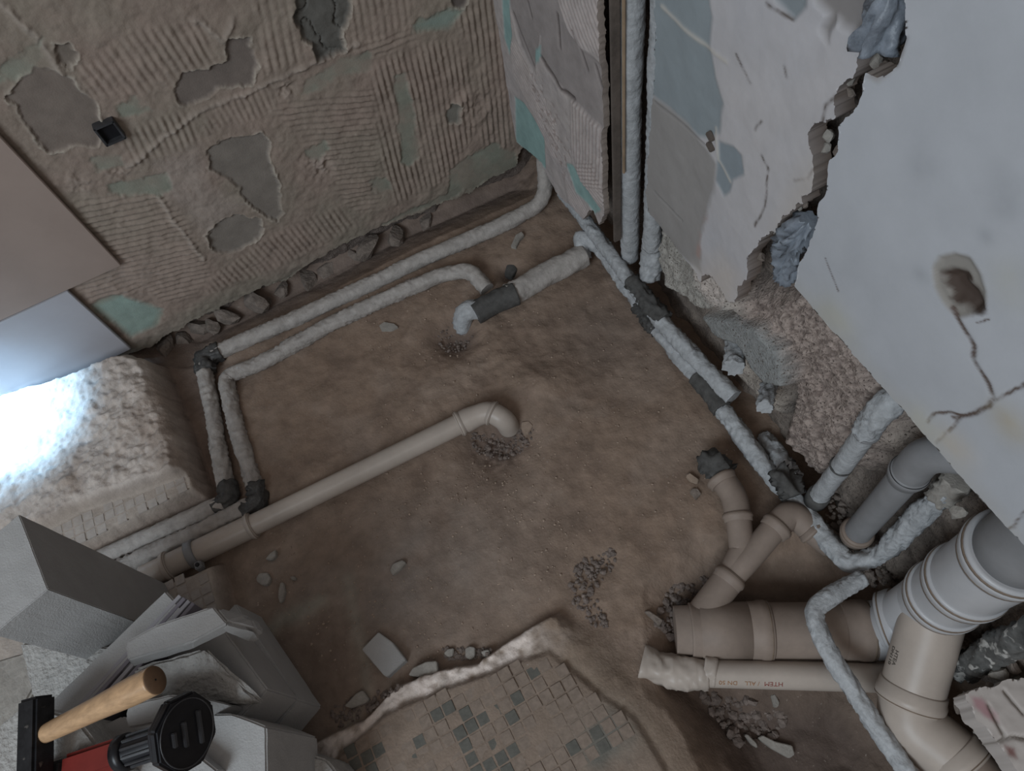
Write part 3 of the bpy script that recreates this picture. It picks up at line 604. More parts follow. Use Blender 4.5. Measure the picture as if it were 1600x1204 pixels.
bpy.data.objects['wall_right_plaster'].name = 'trim_3'
for py in (213, 229):
    p = on(1110, py, 0, -.004)
    single('wall_plug', box_me('wall_plug', p, (.010, .017, .0065), M_stud, .0015, Matrix.Rotation(.5, 3, 'X')), 'short brown wall plug, %s of two beside the blue paint patch' % ('upper' if py == 213 else 'lower'), 'wall plug')

# white boxed wall on the right
XW = -.035
OW3 = pwx([(1412, -60), (1417, 60), (1402, 100), (1388, 118), (1372, 125), (1352, 118), (1348, 140), (1338, 168), (1325, 182), (1312, 200), (1312, 240), (1296, 252), (1292, 296), (1276, 318), (1276, 345), (1266, 380), (1248, 412), (1240, 448),
           (1262, 470), (1300, 518), (1330, 548)], XW)
pL = pwx([(1330, 552), (1600, 852)], XW); sl_ = (pL[1][1]-pL[0][1])/(pL[1][0]-pL[0][0]); OW3 += [pL[0], pL[1], (-1.9, pL[1][1]), (-1.9, 1.5), (OW3[0][0], 1.5)]
def w3_f(U, V):
    n1 = fbm(U, V, 4, 511); n2 = fbm(U, V, 26, 521); n3 = fbm(U, V, 90, 531); q = lambda p: pwx(p, XW)
    H = .0008*n1; col = np.zeros(U.shape+(3,))+np.array((.40, .41, .435)); col = mixc(col, (.375, .385, .405), sm(n1, .9)*.6)
    for px, py, r in ((1440, 260, .02), (1565, 285, .022), (1575, 325, .016), (1540, 370, .01), (1440, 430, .012)):
        c = q([(px, py)])[0]; col = mixc(col, (.30, .31, .33), np.exp(-((U-c[0])**2+(V-c[1])**2)/(r*r))*(.5+.3*n2))
    d = sdf(U+.003*n2, V+.003*n1, q([(1458, 420), (1468, 403), (1490, 398), (1512, 405), (1528, 430), (1536, 455), (1536, 475), (1515, 488), (1495, 492), (1478, 475), (1462, 448)])); m = sm(d, .003); H -= m*(.003+.001*n2); col = mixc(col, (.24, .225, .205), sm(d+.003, .003))
    d = sdf(U+.004*n2+.002*n3, V+.004*n1+.002*n3, q([(1473, 432), (1485, 426), (1505, 432), (1502, 442), (1518, 455), (1532, 480), (1518, 482), (1500, 470), (1490, 462), (1480, 448)])); m = sm(d, .006); H -= m*.009; col = mixc(col, (.055, .038, .03), sm(d+.006+.004*n3, .004))
    for ln, w_, dp in (([(1486, 480), (1496, 495), (1510, 520), (1522, 540), (1520, 560), (1532, 580), (1545, 600), (1551, 618), (1545, 632), (1530, 645), (1512, 650), (1490, 655)], .0024, .007), ([(1551, 622), (1572, 612), (1600, 600), (1640, 588)], .0016, .005),
                       ([(1448, 660), (1462, 648), (1488, 645), (1505, 650)], .0018, .005), ([(1500, 655), (1490, 668), (1472, 678), (1462, 692)], .0015, .005), ([(1290, 405), (1298, 425), (1310, 455)], .001, .002), ([(1527, 505), (1545, 500)], .001, .003), ([(1575, 825), (1600, 804), (1640, 770)], .0012, .003)):
        e = np.exp(-(dline(U+.004*n2, V+.004*n2, q(ln))/(w_*1.15))**2); H -= e*dp*.15; col = mixc(col, (.09, .065, .055), np.clip(e*1.4, 0, 1)*np.clip(.95+.8*n3, .2, 1))
    for px, py, r, cc in ((1578, 665, .025, (.36, .31, .22)), (1488, 695, .03, (.40, .36, .31)), (1440, 660, .03, (.42, .41, .36)), (1300, 500, .04, (.40, .39, .34)), (1590, 450, .03, (.38, .38, .36))):
        c = q([(px, py)])[0]; e = np.exp(-((U-c[0])**2+(V-c[1])**2)/(r*r)); col = mixc(col, cc, np.clip(e*(.9+.5*n2), 0, 1)*.75)
    d = sdf(U, V, q([(1330, 560), (1600, 862), (1600, 838), (1330, 535), (1245, 440), (1240, 455)])); col = mixc(col, (.36, .345, .315), sm(d, .02)*.5)
    sp = sdf(U, V, q([(1400, -20), (1417, 50), (1403, 98), (1375, 128), (1392, 60)])); m = sm(sp-.004, .004)
    H -= sm(sdf(U, V, q([(1395, 60), (1415, 60), (1402, 100), (1385, 110)])), .003)*.003; col = mixc(col, (.29, .275, .27), sm(sdf(U+.003*n2, V, q([(1395, 62), (1415, 62), (1402, 100), (1370, 128), (1352, 118), (1380, 100)])), .004))
    return H, col
relief('wall_right_boxing', ('x', XW), (-1.78, -.86, .5, 1.42), .0025, OW3, w3_f, M_paint, thick=.03, jag=.0025, skcol=(.2, .165, .14))
bpy.data.objects['wall_right_boxing'].name = 'trim_4'
# stones jammed in the crack between the two plasters
for i, (px, py, s, mt) in enumerate([(1358, 20, 26, M_debris), (1350, 60, 22, M_stone), (1372, 95, 20, M_debris), (1345, 85, 18, M_debris), (1330, 122, 18, M_debris), (1328, 145, 18, M_stone), (1318, 165, 16, M_stone), (1295, 215, 24, M_debris), (1308, 235, 16, M_stone), (1290, 232, 18, M_debris),
                                     (1282, 262, 16, M_stone), (1278, 285, 16, M_stone), (1258, 318, 18, M_stone), (1248, 325, 14, M_debris), (1225, 345, 16, M_stone), (1212, 360, 16, M_debris), (1190, 400, 22, M_stone), (1360, 5, 20, M_stone), (1385, 105, 20, M_stone)]):
    p = on(px, py, 0, .018); sz = s/1130*1.0*.62; link('stone', rock(p, (sz*.8, sz*.8, sz), 500+i, mt), wall_right)
# crumpled plastic in the crack
def crumple(name, pts, rad, mat, seed, axis_x):
    P = [on(px, py, 0, axis_x) for px, py in pts]
    return tube_me(name, P, rad, mat, .65, .02, seg=28, step=.004, seed=seed, freq=.6, prof=([0, .02, .06, .1, .2], [.5, .9, 1.1, .8, .6]))
single('plastic_sheet', crumple('plastic_sheet', [(1275, 345), (1262, 368), (1245, 392), (1238, 420), (1232, 440)], .020, M_foil, 9, .02), 'crumpled blue-grey plastic stuffed into the foot of the wall crack', 'plastic sheet')
single('plastic_sheet', crumple('plastic_sheet', [(1405, -20), (1396, 20), (1384, 50), (1380, 78)], .016, M_foil, 19, .01), 'blue-grey plastic tube in the top of the wall crack', 'plastic sheet')

# vertical wrapped pipes in the niche
def vert(px, py, x): p = on(px, py, 0, x); return p
p = vert(984, 403, .03); t = thing('vertical_pipe', 'thick pale blue-grey wrapped vertical pipe standing in the open niche', 'pipe', p)
link('run', tube_me('run', [p, (p[0], p[1]+.002, p[2]+.5), (p[0], p[1], p[2]+1.3)], .0225, M_wrap, .07, .02, seed=31), t)
p = vert(1018, 385, .04); t = thing('vertical_pipe', 'wrapped vertical pipe half hidden by the painted board edge, crumpled at its foot', 'pipe', p)
link('run', tube_me('run', [p, (p[0], p[1]+.002, p[2]+.5), (p[0], p[1], p[2]+1.3)], .0205, M_wrap, .08, .02, seed=32), t)
link('foot_wrap', tube_me('foot_wrap', [(p[0]-.005, p[1]-.01, p[2]-.10), (p[0], p[1], p[2]-.03), (p[0], p[1], p[2]+.05)], .0205, M_wrap, .3, .02, seed=33), t)

# wrapped pipes along the right wall
t = thing('wrapped_wall_pipe', 'pale wrapped pipe along the foot of the right wall, outermost of the pair', 'pipe', fl(1000, 480, 0))
Q = lambda px, py, z=.045: Z(px, py, z)
link('run', tube_me('run', [Z(912, 405, .03), Z(905, 365, .07), Z(935, 388, .06), Z(975, 440, .055), Z(1008, 482, .05)], .0165, M_wrap, .22, .02, seed=41), t)
link('coupling', tube_me('coupling', [Z(1002, 474, .05), Z(1014, 492, .05), Z(1030, 512, .05)], .0185, M_tape, .4, .02, seed=42), t, label='dark crumpled coupling')
link('run', tube_me('run', [Z(1026, 508, .045), Z(1055, 548, .045), Z(1095, 595, .045)], .0185, M_wrap, .16, .02, seed=43), t)
link('coupling', tube_me('coupling', [Z(1088, 588, .048), Z(1108, 612, .048), Z(1128, 640, .048)], .0205, M_foam, .2, .02, seed=44), t, label='grey taped coupling')
link('run', tube_me('run', [Z(1124, 635, .045), Z(1165, 685, .045), Z(1205, 740, .045), Z(1240, 780, .05), Z(1285, 835, .06), Z(1325, 882, .065), Z(1378, 868, .10), on(1484, 762, 0, .06)], .0180, M_wrap, .20, [0, .02, .02, .02, .03, .02, .02, .02], seed=45), t)
link('end_cap', tube_me('end_cap', [on(1474, 775, 0, .06), on(1500, 745, 0, .06)], .019, M_debris, .3, .02, seed=46), t, label='torn mortar covered top end')
t = thing('wrapped_wall_pipe', 'pale wrapped pipe along the foot of the right wall, innermost, tied with wire', 'pipe', fl(1060, 510, .05))
link('run', tube_me('run', [Z(880, 300, .09), Z(925, 360, .09), Z(975, 425, .09), Z(1020, 488, .085), Z(1034, 505, .085)], .0165, M_wrap, .18, .02, seed=51), t)
link('run', tube_me('run', [Z(1030, 500, .085), Z(1058, 530, .08), Z(1085, 560, .075), Z(1145, 622, .07)], .0185, M_wrap, .16, .02, seed=52), t)
link('coupling', tube_me('coupling', [Z(985, 440, .095), Z(1010, 470, .095), Z(1036, 500, .09)], .0185, M_foam, .3, .02, seed=53), t, label='grey torn foam coupling')
link('wire_tie', lathe_me('wire_tie', Z(1082, 553, .075), Z(1100, 575, .075)-Z(1070, 540, .075), [(-.002, .019), (-.002, .021), (.002, .021), (.002, .019)], M_grey), t)
for (a, b, lab, sd) in (((1143, 575), (1148, 535), 'short ribbed white pipe stub below the smooth cement patch', 61), ((1194, 636), (1200, 602), 'smaller ribbed white pipe stub at the lower end of the cement patch', 62)):
    p0 = on(*a, 0, -.005); p1 = on(*b, 0, .045)
    single('pipe_stub', tube_me('pipe_stub', [p0, (p0+p1)/2, p1], .0175 if sd == 61 else .0145, M_wrap, .3, .02, seed=sd), lab, 'pipe')
single('pipe_stub', tube_me('pipe_stub', [on(1198, 682, 0, .05), on(1215, 705, 0, .035), on(1242, 748, 0, .01)], .017, M_wrap, .3, .02, seed=63), 'wrapped pipe piece joining the wall pipe from above, below the rubble face', 'pipe')
single('torn_tape', tube_me('torn_tape', [Z(1222, 740, .07), Z(1234, 758, .08), Z(1242, 775, .075)], .021, M_foam, .5, .02, seed=64), 'torn grey tape lump where the wrapped pipes meet', 'tape')

# risers under the boxed wall
b = Z(1275, 778, .10)
t = thing('riser_pipe', 'pale wrapped riser pipe rising beside the rubble face with a wire tie', 'pipe', b)
tp = np.array([.03, -1.262, .475]); b0 = np.array([.018, -1.255, .09]); dd = tp-b0
link('run', tube_me('run', [b0, b0+dd*.5, b0+dd*.80], .0185, M_wrap, .05, .02, seed=71), t)
link('end_wrap', tube_me('end_wrap', [b0+dd*.78, tp, tp+np.array([.02, 0, .03])], .0185, M_wrap, .25, .02, seed=72), t)
link('wire_tie', lathe_me('wire_tie', b0+dd*.42, dd, [(-.0015, .019), (-.0015, .021), (.0015, .021), (.0015, .019)], M_tape), t)
link('wire_tie', lathe_me('wire_tie', b0+dd*.79, dd, [(-.0015, .02), (-.0015, .0225), (.0015, .0225), (.0015, .02)], M_grey), t)
link('base_coupling', lathe_me('base_coupling', b0, dd, [(-.02, .02), (-.02, .023), (.015, .023), (.015, .019)], M_foam), t)
t = thing('grey_riser_pipe', 'dark grey plastic riser with rounded elbow and beige socket at its foot', 'pipe', (.03, -1.355, .1))
b0 = np.array([.03, -1.352, .10]); 
link('run', tube_me('run', [b0, b0+np.array([0, 0, .30])], .0252, M_grey, 0, seg=40), t)
link('elbow', tube_me('elbow', [b0+np.array([0, 0, .29]), b0+np.array([0, 0, .40]), b0+np.array([.06, -.10, .44])], .0285, M_grey, 0, .06, seg=40), t)
cuff(b0+np.array([0, 0, .30]), (0, 0, 1), .0265, t, M_grey, M_black, .03); cuff(b0, (0, 0, 1), .0265, t, M_pvcd, None, .03)

# big drain
t = thing('drain_pipe', 'large dusty brown drain pipe with a forked branch lying in the pit', 'pipe', fl(1230, 985, -.06))
h0 = Z(1078, 985, .0); h1 = Z(1362, 985, .0); hd = nrm(h1-h0)
link('run', tube_me('run', [h0, h1], .0545, M_pvcd, 0, seg=56), t)
cuff(h0+hd*.135, hd, .0545, t, M_pvcd, None, .045); cuff(h1-hd*.03, hd, .0545, t, M_pvcd, None, .06)
link('end_socket', lathe_me('end_socket', h0+hd*.02, hd, [(-.05, .045), (-.05, .049), (-.005, .050), (.0, .0565), (.10, .0565), (.10, .054)], M_pvcd), t)
j = Z(1138, 905, .025); y0 = Z(1085, 975, .01)
link('branch', tube_me('branch', [y0, j], .031, M_pvcd, 0, seg=40), t); cuff(j, j-y0, .0285, t, M_pvcd, None, .028)
k1 = Z(1152, 872, .035)
link('fork', tube_me('fork', [j, Z(1160, 862, .035), Z(1160, 860, .035), Z(1154, 812, .045)], .0262, M_pvcd, 0, .02, seg=40), t)
cuff(Z(1153, 808, .045), Z(1150, 790, .05)-Z(1154, 815, .045), .0265, t, M_pvcd, None, .02)
link('fork_elbow', tube_me('fork_elbow', [Z(1153, 808, .045), Z(1148, 775, .05), Z(1128, 748, .05)], .0275, M_pvcd, 0, .03, seg=40), t)
cuff(Z(1128, 750, .05), Z(1120, 738, .05)-Z(1132, 756, .05), .028, t, M_pvcd, None, .02)
link('fork', tube_me('fork', [j, Z(1170, 872, .04), Z(1212, 822, .055)], .0262, M_pvcd, 0, .03, seg=40), t)
cuff(Z(1212, 824, .055), Z(1225, 812, .058)-Z(1200, 838, .052), .0275, t, M_pvcd, None, .024)
link('fork_elbow', tube_me('fork_elbow', [Z(1212, 824, .055), Z(1236, 798, .06), Z(1262, 822, .045), Z(1300, 852, .03)], .0280, M_pvcd, 0, .035, seg=40), t)
cuff(Z(1268, 828, .045), Z(1280, 838, .04)-Z(1262, 822, .045), .0262, t, M_pvcd, None, .016)
single('taped_plug', tube_me('taped_plug', [Z(1092, 722, .035), Z(1108, 725, .05), Z(1126, 746, .05)], .0245, M_foam, .45, .02, seed=81, prof=([0, .02, .06], [.5, 1, 1.05])), 'dark crumpled tape plug closing the forked drain end', 'tape')

# 50 mm pipe with printing
t = thing('waste_pipe', 'dusty 50 mm waste pipe with red printing, bagged at its left end', 'pipe', fl(1200, 1055, -.05))
e0 = Z(1050, 1050, .0); e1 = Z(1420, 1060, .0); ed = nrm(e1-e0)
link('run', tube_me('run', [e0, e1], .0262, M_pvc, 0, seg=48), t)
link('end_wrap', tube_me('end_wrap', [Z(1002, 1036, .0), Z(1030, 1045, .0), Z(1070, 1050, .0), Z(1105, 1050, .0)], .029, M_pvc, .14, .02, seed=83, prof=([0, .03, .06, .12], [1.15, .95, 1.08, 1.0])), t)
link('end_wrap', tube_me('end_wrap', [Z(1098, 1046, .0), Z(1118, 1051, .0)], .0285, M_pvc, .1, .02, seed=84), t)
def pipe_text(body, px, py, mat, size, z=0.0):
    c = Z(px, py, z); s = (c-e0)@ed; ax = e0+ed*s
    # surface frame: facing the point where the print sits on the pipe
    r0 = CAM-ax; r0 = r0-ed*(r0@ed); r0 = nrm(r0); side = np.cross(r0, ed)
    nn = nrm(r0*.8+side*-.6); upv = np.cross(nn, ed)
    cu = bpy.data.curves.new('print', 'FONT'); cu.body = body; cu.size = size; cu.align_x = 'CENTER'; cu.align_y = 'CENTER'; cu.extrude = .0002
    tmp = bpy.data.objects.new('print_tmp', cu); COL.objects.link(tmp); dg = bpy.context.evaluated_depsgraph_get()
    me = bpy.data.meshes.new_from_object(tmp.evaluated_get(dg)); bpy.data.objects.remove(tmp)
    xa = -ed; ya = np.cross(nn, xa); 
    n_ = len(me.vertices); co = np.empty(n_*3, np.float32); me.vertices.foreach_get('co', co); co = co.reshape(-1, 3)
    out = []
    a0 = 0
    for X_, Y_, Z_ in co:
        ang = Y_/.0265; rad = .0265+Z_
        out.append(ax+xa*X_+(nn*math.cos(ang)+ya*math.sin(ang))*rad)
    me.vertices.foreach_set('co', np.array(out, np.float32).ravel()); me.materials.clear(); me.materials.append(mat); me.update()
    return me
link('print', pipe_text('HTEM', 1205, 1060, M_ink, .0135), t, label='faded red print')
link('print', pipe_text('/ ALL', 1172, 1060, M_inko, .0125), t, label='faded orange print')
link('print', pipe_text('DN 50', 1135, 1058, M_inko, .0125), t, label='faded orange print')

# main stack
t = thing('soil_stack', 'large pale plastic soil stack with three ringed sockets and a lower branch', 'pipe', (-.01, -1.52, -.06))
bx, by = .032, -1.522
h1e = h1+hd*.0
link('elbow', tube_me('elbow', [h1e, np.array([.0, -1.522, .02]), np.array([bx, by, .16])], .0560, M_pvcw, 0, .09, seg=56), t)
link('run', tube_me('run', [(bx, by, .10), (bx, by, .46)], .0580, M_pvcw, 0, seg=56, prof=([0, .1, .2, .36], [.97, 1.0, 1.02, 1.04])), t)
for z_, r_ in ((.12, .0565), (.255, .0605), (.305, .060), (.40, .0575)):
    pass
def bigring(c, d, r, ln=.02):
    o = link('socket_ring', lathe_me('socket_ring', c, d, [(-ln, r*.98), (-ln*.9, r*1.05), (-ln*.3, r*1.075), (0, r*1.10), (ln*.35, r*1.10), (ln*.5, r*1.05), (ln*.7, r*1.07), (ln*.95, r*1.06), (ln, r*.98)], M_pvcw), t)
    link('seal_ring', lathe_me('seal_ring', np.array(c)+nrm(d)*ln*.5, d, [(-.002, r), (-.0028, r*1.088), (.0028, r*1.088), (.002, r)], M_seal), o)
    link('seal_ring', lathe_me('seal_ring', np.array(c)-nrm(d)*ln*.6, d, [(-.0015, r), (-.0015, r*1.068), (.0015, r*1.068), (.0015, r)], M_seal), o)
bigring((-.003, -1.516, .055), hd*.8+np.array([.1, 0, .55]), .0560)
bigring((bx, by, .212), (0, 0, 1), .0585); bigring((bx, by, .305), (0, 0, 1), .0595); bigring((bx, by, .455), (0, 0, 1), .0600)
link('upper_pipe', tube_me('upper_pipe', [(bx, by, .455), (bx, by, 1.2)], .0550, M_grey, 0, seg=56, step=.05), t)
# side branch running down and towards the viewer
s0 = np.array([bx-.005, by-.01, .16]); s1 = on(1424, 1085, 2, .085); s2 = on(1432, 1118, 2, .075); s3 = on(1530, 1225, 2, .07); s4 = on(1640, 1350, 2, .07)
link('branch', tube_me('branch', [s0, s1], .0520, M_pvc, 0, seg=56), t)
link('branch_elbow', tube_me('branch_elbow', [s1, on(1420, 1128, 2, .07), on(1492, 1185, 2, .07)], .0525, M_pvc, 0, .07, seg=56), t)
cuff(s1, s1-s0, .0530, t, M_pvc, None, .035)
link('lower_pipe', tube_me('lower_pipe', [on(1490, 1182, 2, .07), s3, s4], .0520, M_pvcd, 0, seg=56), t)
q0 = on(1496, 1188, 2, .07); cuff(q0, s3-q0, .0530, t, M_pvc, None, .035)
def flat_text(body, c, nn, xa, mat, size, rad):
    cu = bpy.data.curves.new('print', 'FONT'); cu.body = body; cu.size = size; cu.align_x = 'CENTER'; cu.align_y = 'CENTER'; cu.extrude = .0002
    tmp = bpy.data.objects.new('print_tmp', cu); COL.objects.link(tmp); dg = bpy.context.evaluated_depsgraph_get()
    me = bpy.data.meshes.new_from_object(tmp.evaluated_get(dg)); bpy.data.objects.remove(tmp)
    nn = nrm(nn); xa = nrm(xa-nn*(xa@nn)); ya = np.cross(nn, xa)
    n_ = len(me.vertices); co = np.empty(n_*3, np.float32); me.vertices.foreach_get('co', co); co = co.reshape(-1, 3)
    out = []
    for X_, Y_, Z_ in co:
        ang = Y_/rad; out.append(c+xa*X_+(nn*math.cos(ang)+ya*math.sin(ang))*(rad+.0006+Z_))
    me.vertices.foreach_set('co', np.array(out, np.float32).ravel()); me.materials.clear(); me.materials.append(mat); me.update(); return me
bd = nrm(s1-s0); ctr = s0+(s1-s0)*.62; v_ = CAM-ctr; v_ = nrm(v_-bd*(v_@bd)); sd_ = np.cross(bd, v_)
link('print', flat_text('HTEA\nDN110', ctr, nrm(v_*.62+sd_*.78), bd, M_inkd, .011, .0520), t, label='small dark moulded print')

# thin wrapped pipe crossing over
t = thing('thin_wrapped_pipe', 'thin pale wrapped pipe bending over the big drain towards the viewer', 'pipe', Z(1265, 955, .07))
link('run', tube_me('run', [Z(1348, 902, .10), Z(1322, 915, .10), Z(1268, 950, .10), Z(1290, 1010, .10), Z(1350, 1100, .09), Z(1420, 1215, .08), Z(1480, 1310, .07)], .0155, M_wrap, .18, .025, seed=91), t)

# broken wall piece and mottled pipe low on the right
single('plaster_chunk', rock(on(1497, 800, 0, .02), (.012, .014, .028), 91, M_debris), 'pale plaster chip beside the torn top of the last wrapped riser', 'debris')
single('mottled_pipe', tube_me('mottled_pipe', [on(1500, 1040, 0, .03), on(1560, 1010, 0, .03), on(1680, 950, 0, .04)], .022, material('plaster_smeared_pipe', (.085, .085, .082), .6, .5, 40, .6, 90, .003, spots=(45, .56, (.36, .35, .33))), .2, .02, seed=95), 'dark pipe smeared with plaster low on the right, beside the soil stack', 'pipe')
def low_f(U, V):
    n1 = fbm(U, V, 9, 611); n2 = fbm(U, V, 30, 621); n3 = fbm(U, V, 90, 631)
    H = .002*n1+.002*n2; col = np.zeros(U.shape+(3,))+np.array((.44, .40, .375))
    d = sdf(U+.004*n2, V+.004*n1, pz([(1518, 1090), (1535, 1092), (1560, 1115), (1562, 1130), (1540, 1120), (1522, 1105)], .2)); col = mixc(col, (.36, .22, .23), sm(d, .004))
    d = sdf(U+.003*n2, V+.003*n1, pz([(1570, 1165), (1585, 1170), (1590, 1185), (1576, 1180)], .2)); col = mixc(col, (.20, .11, .10), sm(d, .003))
    for ln in ([(1558, 1160), (1580, 1152), (1610, 1152)], [(1545, 1100), (1570, 1150)], [(1570, 1080), (1600, 1115)]):
        e = np.exp(-(dline(U+.003*n2, V+.003*n2, pz(ln, .2))/.0022)**2); H -= e*.006; col = mixc(col, (.14, .12, .10), e*.8)
    return H, col
LO = pz([(1512, 1085), (1530, 1078), (1560, 1070), (1600, 1062), (1900, 1000), (1900, 1500), (1690, 1320), (1580, 1190), (1560, 1160), (1530, 1120)], .2)
us = [p[0] for p in LO]; vs = [p[1] for p in LO]
relief('broken_plaster', ('z', .2), (min(us), .3, -2.1, max(vs)+.01), .003, LO, low_f, M_paint, thick=.05, jag=.004)
o = bpy.data.objects['broken_plaster']; o.name = 'trim_5'
t5 = o; ROOTS['trim_5'] = Vector((0, 0, 0))
for i, (px, py, s) in enumerate([(1560, 1055, 26), (1580, 1040, 26), (1595, 1070, 24), (1548, 1075, 18), (1575, 1075, 16), (1500, 1105, 22), (1515, 1120, 22), (1510, 1090, 20), (1530, 1140, 20), (1590, 1020, 22)]):
    z_ = .17 if px > 1540 else .12; p = Z(px, py, z_); sz = s/1130*1.2*.6; link('stone', rock(p, (sz, sz, sz), 640+i, M_stone if i % 2 else M_debris), t5)

# ------------------------------------------------------------------ mosaic tiles
def tile_me(mat, s=.0222, h=.004):
    me = box_me('tile', (0, 0, 0), (s, s, h), mat, .0008); return me
TM = {k: tile_me(m) for k, m in (('b', M_tileb), ('d', M_tiled), ('l', M_tilel))}
def inside(x, y, poly): return sdf(np.array([x]), np.array([y]), poly)[0]
pitch = .0252
darkpx = [(684, 1120), (704, 1114), (722, 1122), (751, 1132), (732, 1140), (769, 1124), (714, 1150), (722, 1173), (730, 1191), (767, 1173), (775, 1191), (793, 1183), (812, 1169), (804, 1102), (810, 1120), (655, 1160), (645, 1189),
          (619, 1112), (594, 1169), (617, 1181), (572, 1181), (554, 1173), (584, 1197), (560, 1195), (824, 1045), (834, 1059), (899, 1173), (991, 1173), (950, 1197), (800, 1198), (742, 1198), (930, 1150), (938, 1165)]
org = on(800, 1120, 2, .05); ang = math.radians(1.5); ca, sa = math.cos(ang), math.sin(ang)
def cell(p): dx, dy = p[0]-org[0], p[1]-org[1]; return (round((dx*ca+dy*sa)/pitch), round((-dx*sa+dy*ca)/pitch))
dark = {cell(on(x, y, 2, .05)) for x, y in darkpx}
rnd = random.Random(3); ntile = 0
bank_l = pz([(905, 985), (1010, 1060), (1090, 1140), (1130, 1230)], .045)
for i in range(-26, 24):
    for jn in range(-12, 16):
        x = org[0]+(i*ca-jn*sa)*pitch; y = org[1]+(i*sa+jn*ca)*pitch
        if y < -1.46: continue
        if inside(x, y, SLAB_BT) < .008: continue
        if dline(np.array([x]), np.array([y]), bank_l)[0] < .055: continue
        r_ = rnd.random()
        if r_ < .05 and (i, jn) not in dark: continue
        k = 'd' if (i, jn) in dark else 'b'
        if ntile >= 290: break
        ob_ = bpy.data.objects.new('tile', TM[k]); COL.objects.link(ob_); ob_.parent = floor_o
        ob_.location = (x, y, .0465+rnd.uniform(-.0006, .0006)); ob_.rotation_euler = (rnd.uniform(-.01, .01), rnd.uniform(-.01, .01), ang+rnd.uniform(-.02, .02)); ntile += 1
def strip_tiles(poly, z, skip=.12, marg=.006):
    us = [p[0] for p in poly]; vs = [p[1] for p in poly]; x = max(min(us), -1.75)
    while x < max(us):
        y = max(min(vs), -1.2)
        while y < max(vs):
            if inside(x, y, poly) > marg and rnd.random() > skip:
                ob_ = bpy.data.objects.new('tile', TM['l']); COL.objects.link(ob_); ob_.parent = floor_o
                ob_.location = (x, y, z+rnd.uniform(-.0008, .0008)); ob_.rotation_euler = (0, 0, rnd.uniform(-.03, .03))
            y += pitch
        x += pitch
strip_tiles(SLAB_LT, .0515)
strip_tiles(pz([(262, 905), (298, 893), (330, 880), (336, 905), (350, 960), (280, 985), (230, 930)], .05), .0475, .15, .009)

# ------------------------------------------------------------------ rubble and debris
def gravel(name, polys, n, s0, s1, z, mat, seed, zoff=0.0):
    rs = np.random.RandomState(seed); V = []; Fc = []
    P, QF = None, None
    bm = bmesh.new(); bmesh.ops.create_icosphere(bm, subdivisions=1, radius=1); bv = np.array([v.co[:] for v in bm.verts]); bf = [[v.index for v in f.verts] for f in bm.faces]; bm.free()
    for poly in polys:
        pp = pz(poly, z); us = [p[0] for p in pp]; vs = [p[1] for p in pp]; k = 0; tries = 0
        while k < n and tries < n*20:
            tries += 1; x = rs.uniform(min(us), max(us)); y = rs.uniform(min(vs), max(vs))
            if inside(x, y, pp) < 0: continue
            k += 1; s = s0+(s1-s0)*rs.rand()**2.2
            hz = float(floor_f(np.array([[x]]), np.array([[y]]))[0][0, 0]) if FH is None else FH(x, y)
            sc = np.array([s, s*rs.uniform(.6, 1), s*rs.uniform(.4, .7)]); a = rs.rand()*6.28
            q = bv*(1+.25*(rs.rand(len(bv), 1)-.5))*sc; q = np.stack([q[:, 0]*math.cos(a)-q[:, 1]*math.sin(a), q[:, 0]*math.sin(a)+q[:, 1]*math.cos(a), q[:, 2]], 1)
            b0_ = len(V); V.extend((q+np.array([x, y, hz+sc[2]*.35+zoff])).tolist()); Fc.extend([[b0_+i for i in f] for f in bf])
    me = newmesh(name, np.array(V), Fc, mat, smooth=False)
    return link(name, me, floor_o, 'stuff') if False else _stuff(name, me)
def _stuff(name, me):
    o = bpy.data.objects.new(name, me); COL.objects.link(o); o['kind'] = 'stuff'; return o
fx = np.arange(-2.0, .15, .01); fy = np.arange(-1.9, .1, .01); FG, _ = floor_f(*np.meshgrid(fx, fy, indexing='ij'))
def FH(x, y):
    i = int(min(max((x-fx[0])/.01, 0), len(fx)-1)); j = int(min(max((y-fy[0])/.01, 0), len(fy)-1)); return float(FG[i, j])
o = gravel('gravel', [[(900, 880), (965, 850), (960, 885), (930, 920), (950, 980), (930, 985), (895, 945), (890, 910)]], 170, .003, .0085, 0, M_gravel, 1); o['label'] = 'dark gravel trail beside the raised mosaic slab'; o['category'] = 'gravel'
o = gravel('gravel', [[(1050, 910), (1115, 890), (1125, 915), (1080, 945), (1055, 1000), (1020, 970)]], 200, .004, .010, -.01, M_gravel, 2); o['label'] = 'dark gravel around the closed end of the big drain'; o['category'] = 'gravel'
o = gravel('gravel', [[(1095, 1072), (1140, 1080), (1240, 1110), (1225, 1150), (1160, 1160), (1120, 1120)]], 130, .004, .013, -.05, M_gravel, 3); o['label'] = 'loose gravel in the dark pit below the printed pipe'; o['category'] = 'gravel'
o = gravel('gravel', [[(730, 670), (790, 670), (840, 665), (820, 700), (780, 715), (740, 700)]], 220, .0025, .007, 0, M_gravel, 4); o['label'] = 'fine red-brown crumbs in the hole at the beige pipe elbow'; o['category'] = 'gravel'
o = gravel('gravel', [[(680, 520), (705, 500), (740, 520), (720, 540), (690, 545)]], 110, .0025, .006, 0, M_gravel, 5); o['label'] = 'fine crumbs in the hole under the white taped elbow'; o['category'] = 'gravel'
o = gravel('gravel', [[(560, 1085), (640, 1070), (625, 1085), (590, 1110), (530, 1135), (510, 1110)], [(690, 1012), (770, 1012), (765, 1028), (700, 1030)]], 110, .003, .007, 0, M_gravel, 6); o['label'] = 'small crumbs along the broken edge of the mosaic slab'; o['category'] = 'gravel'
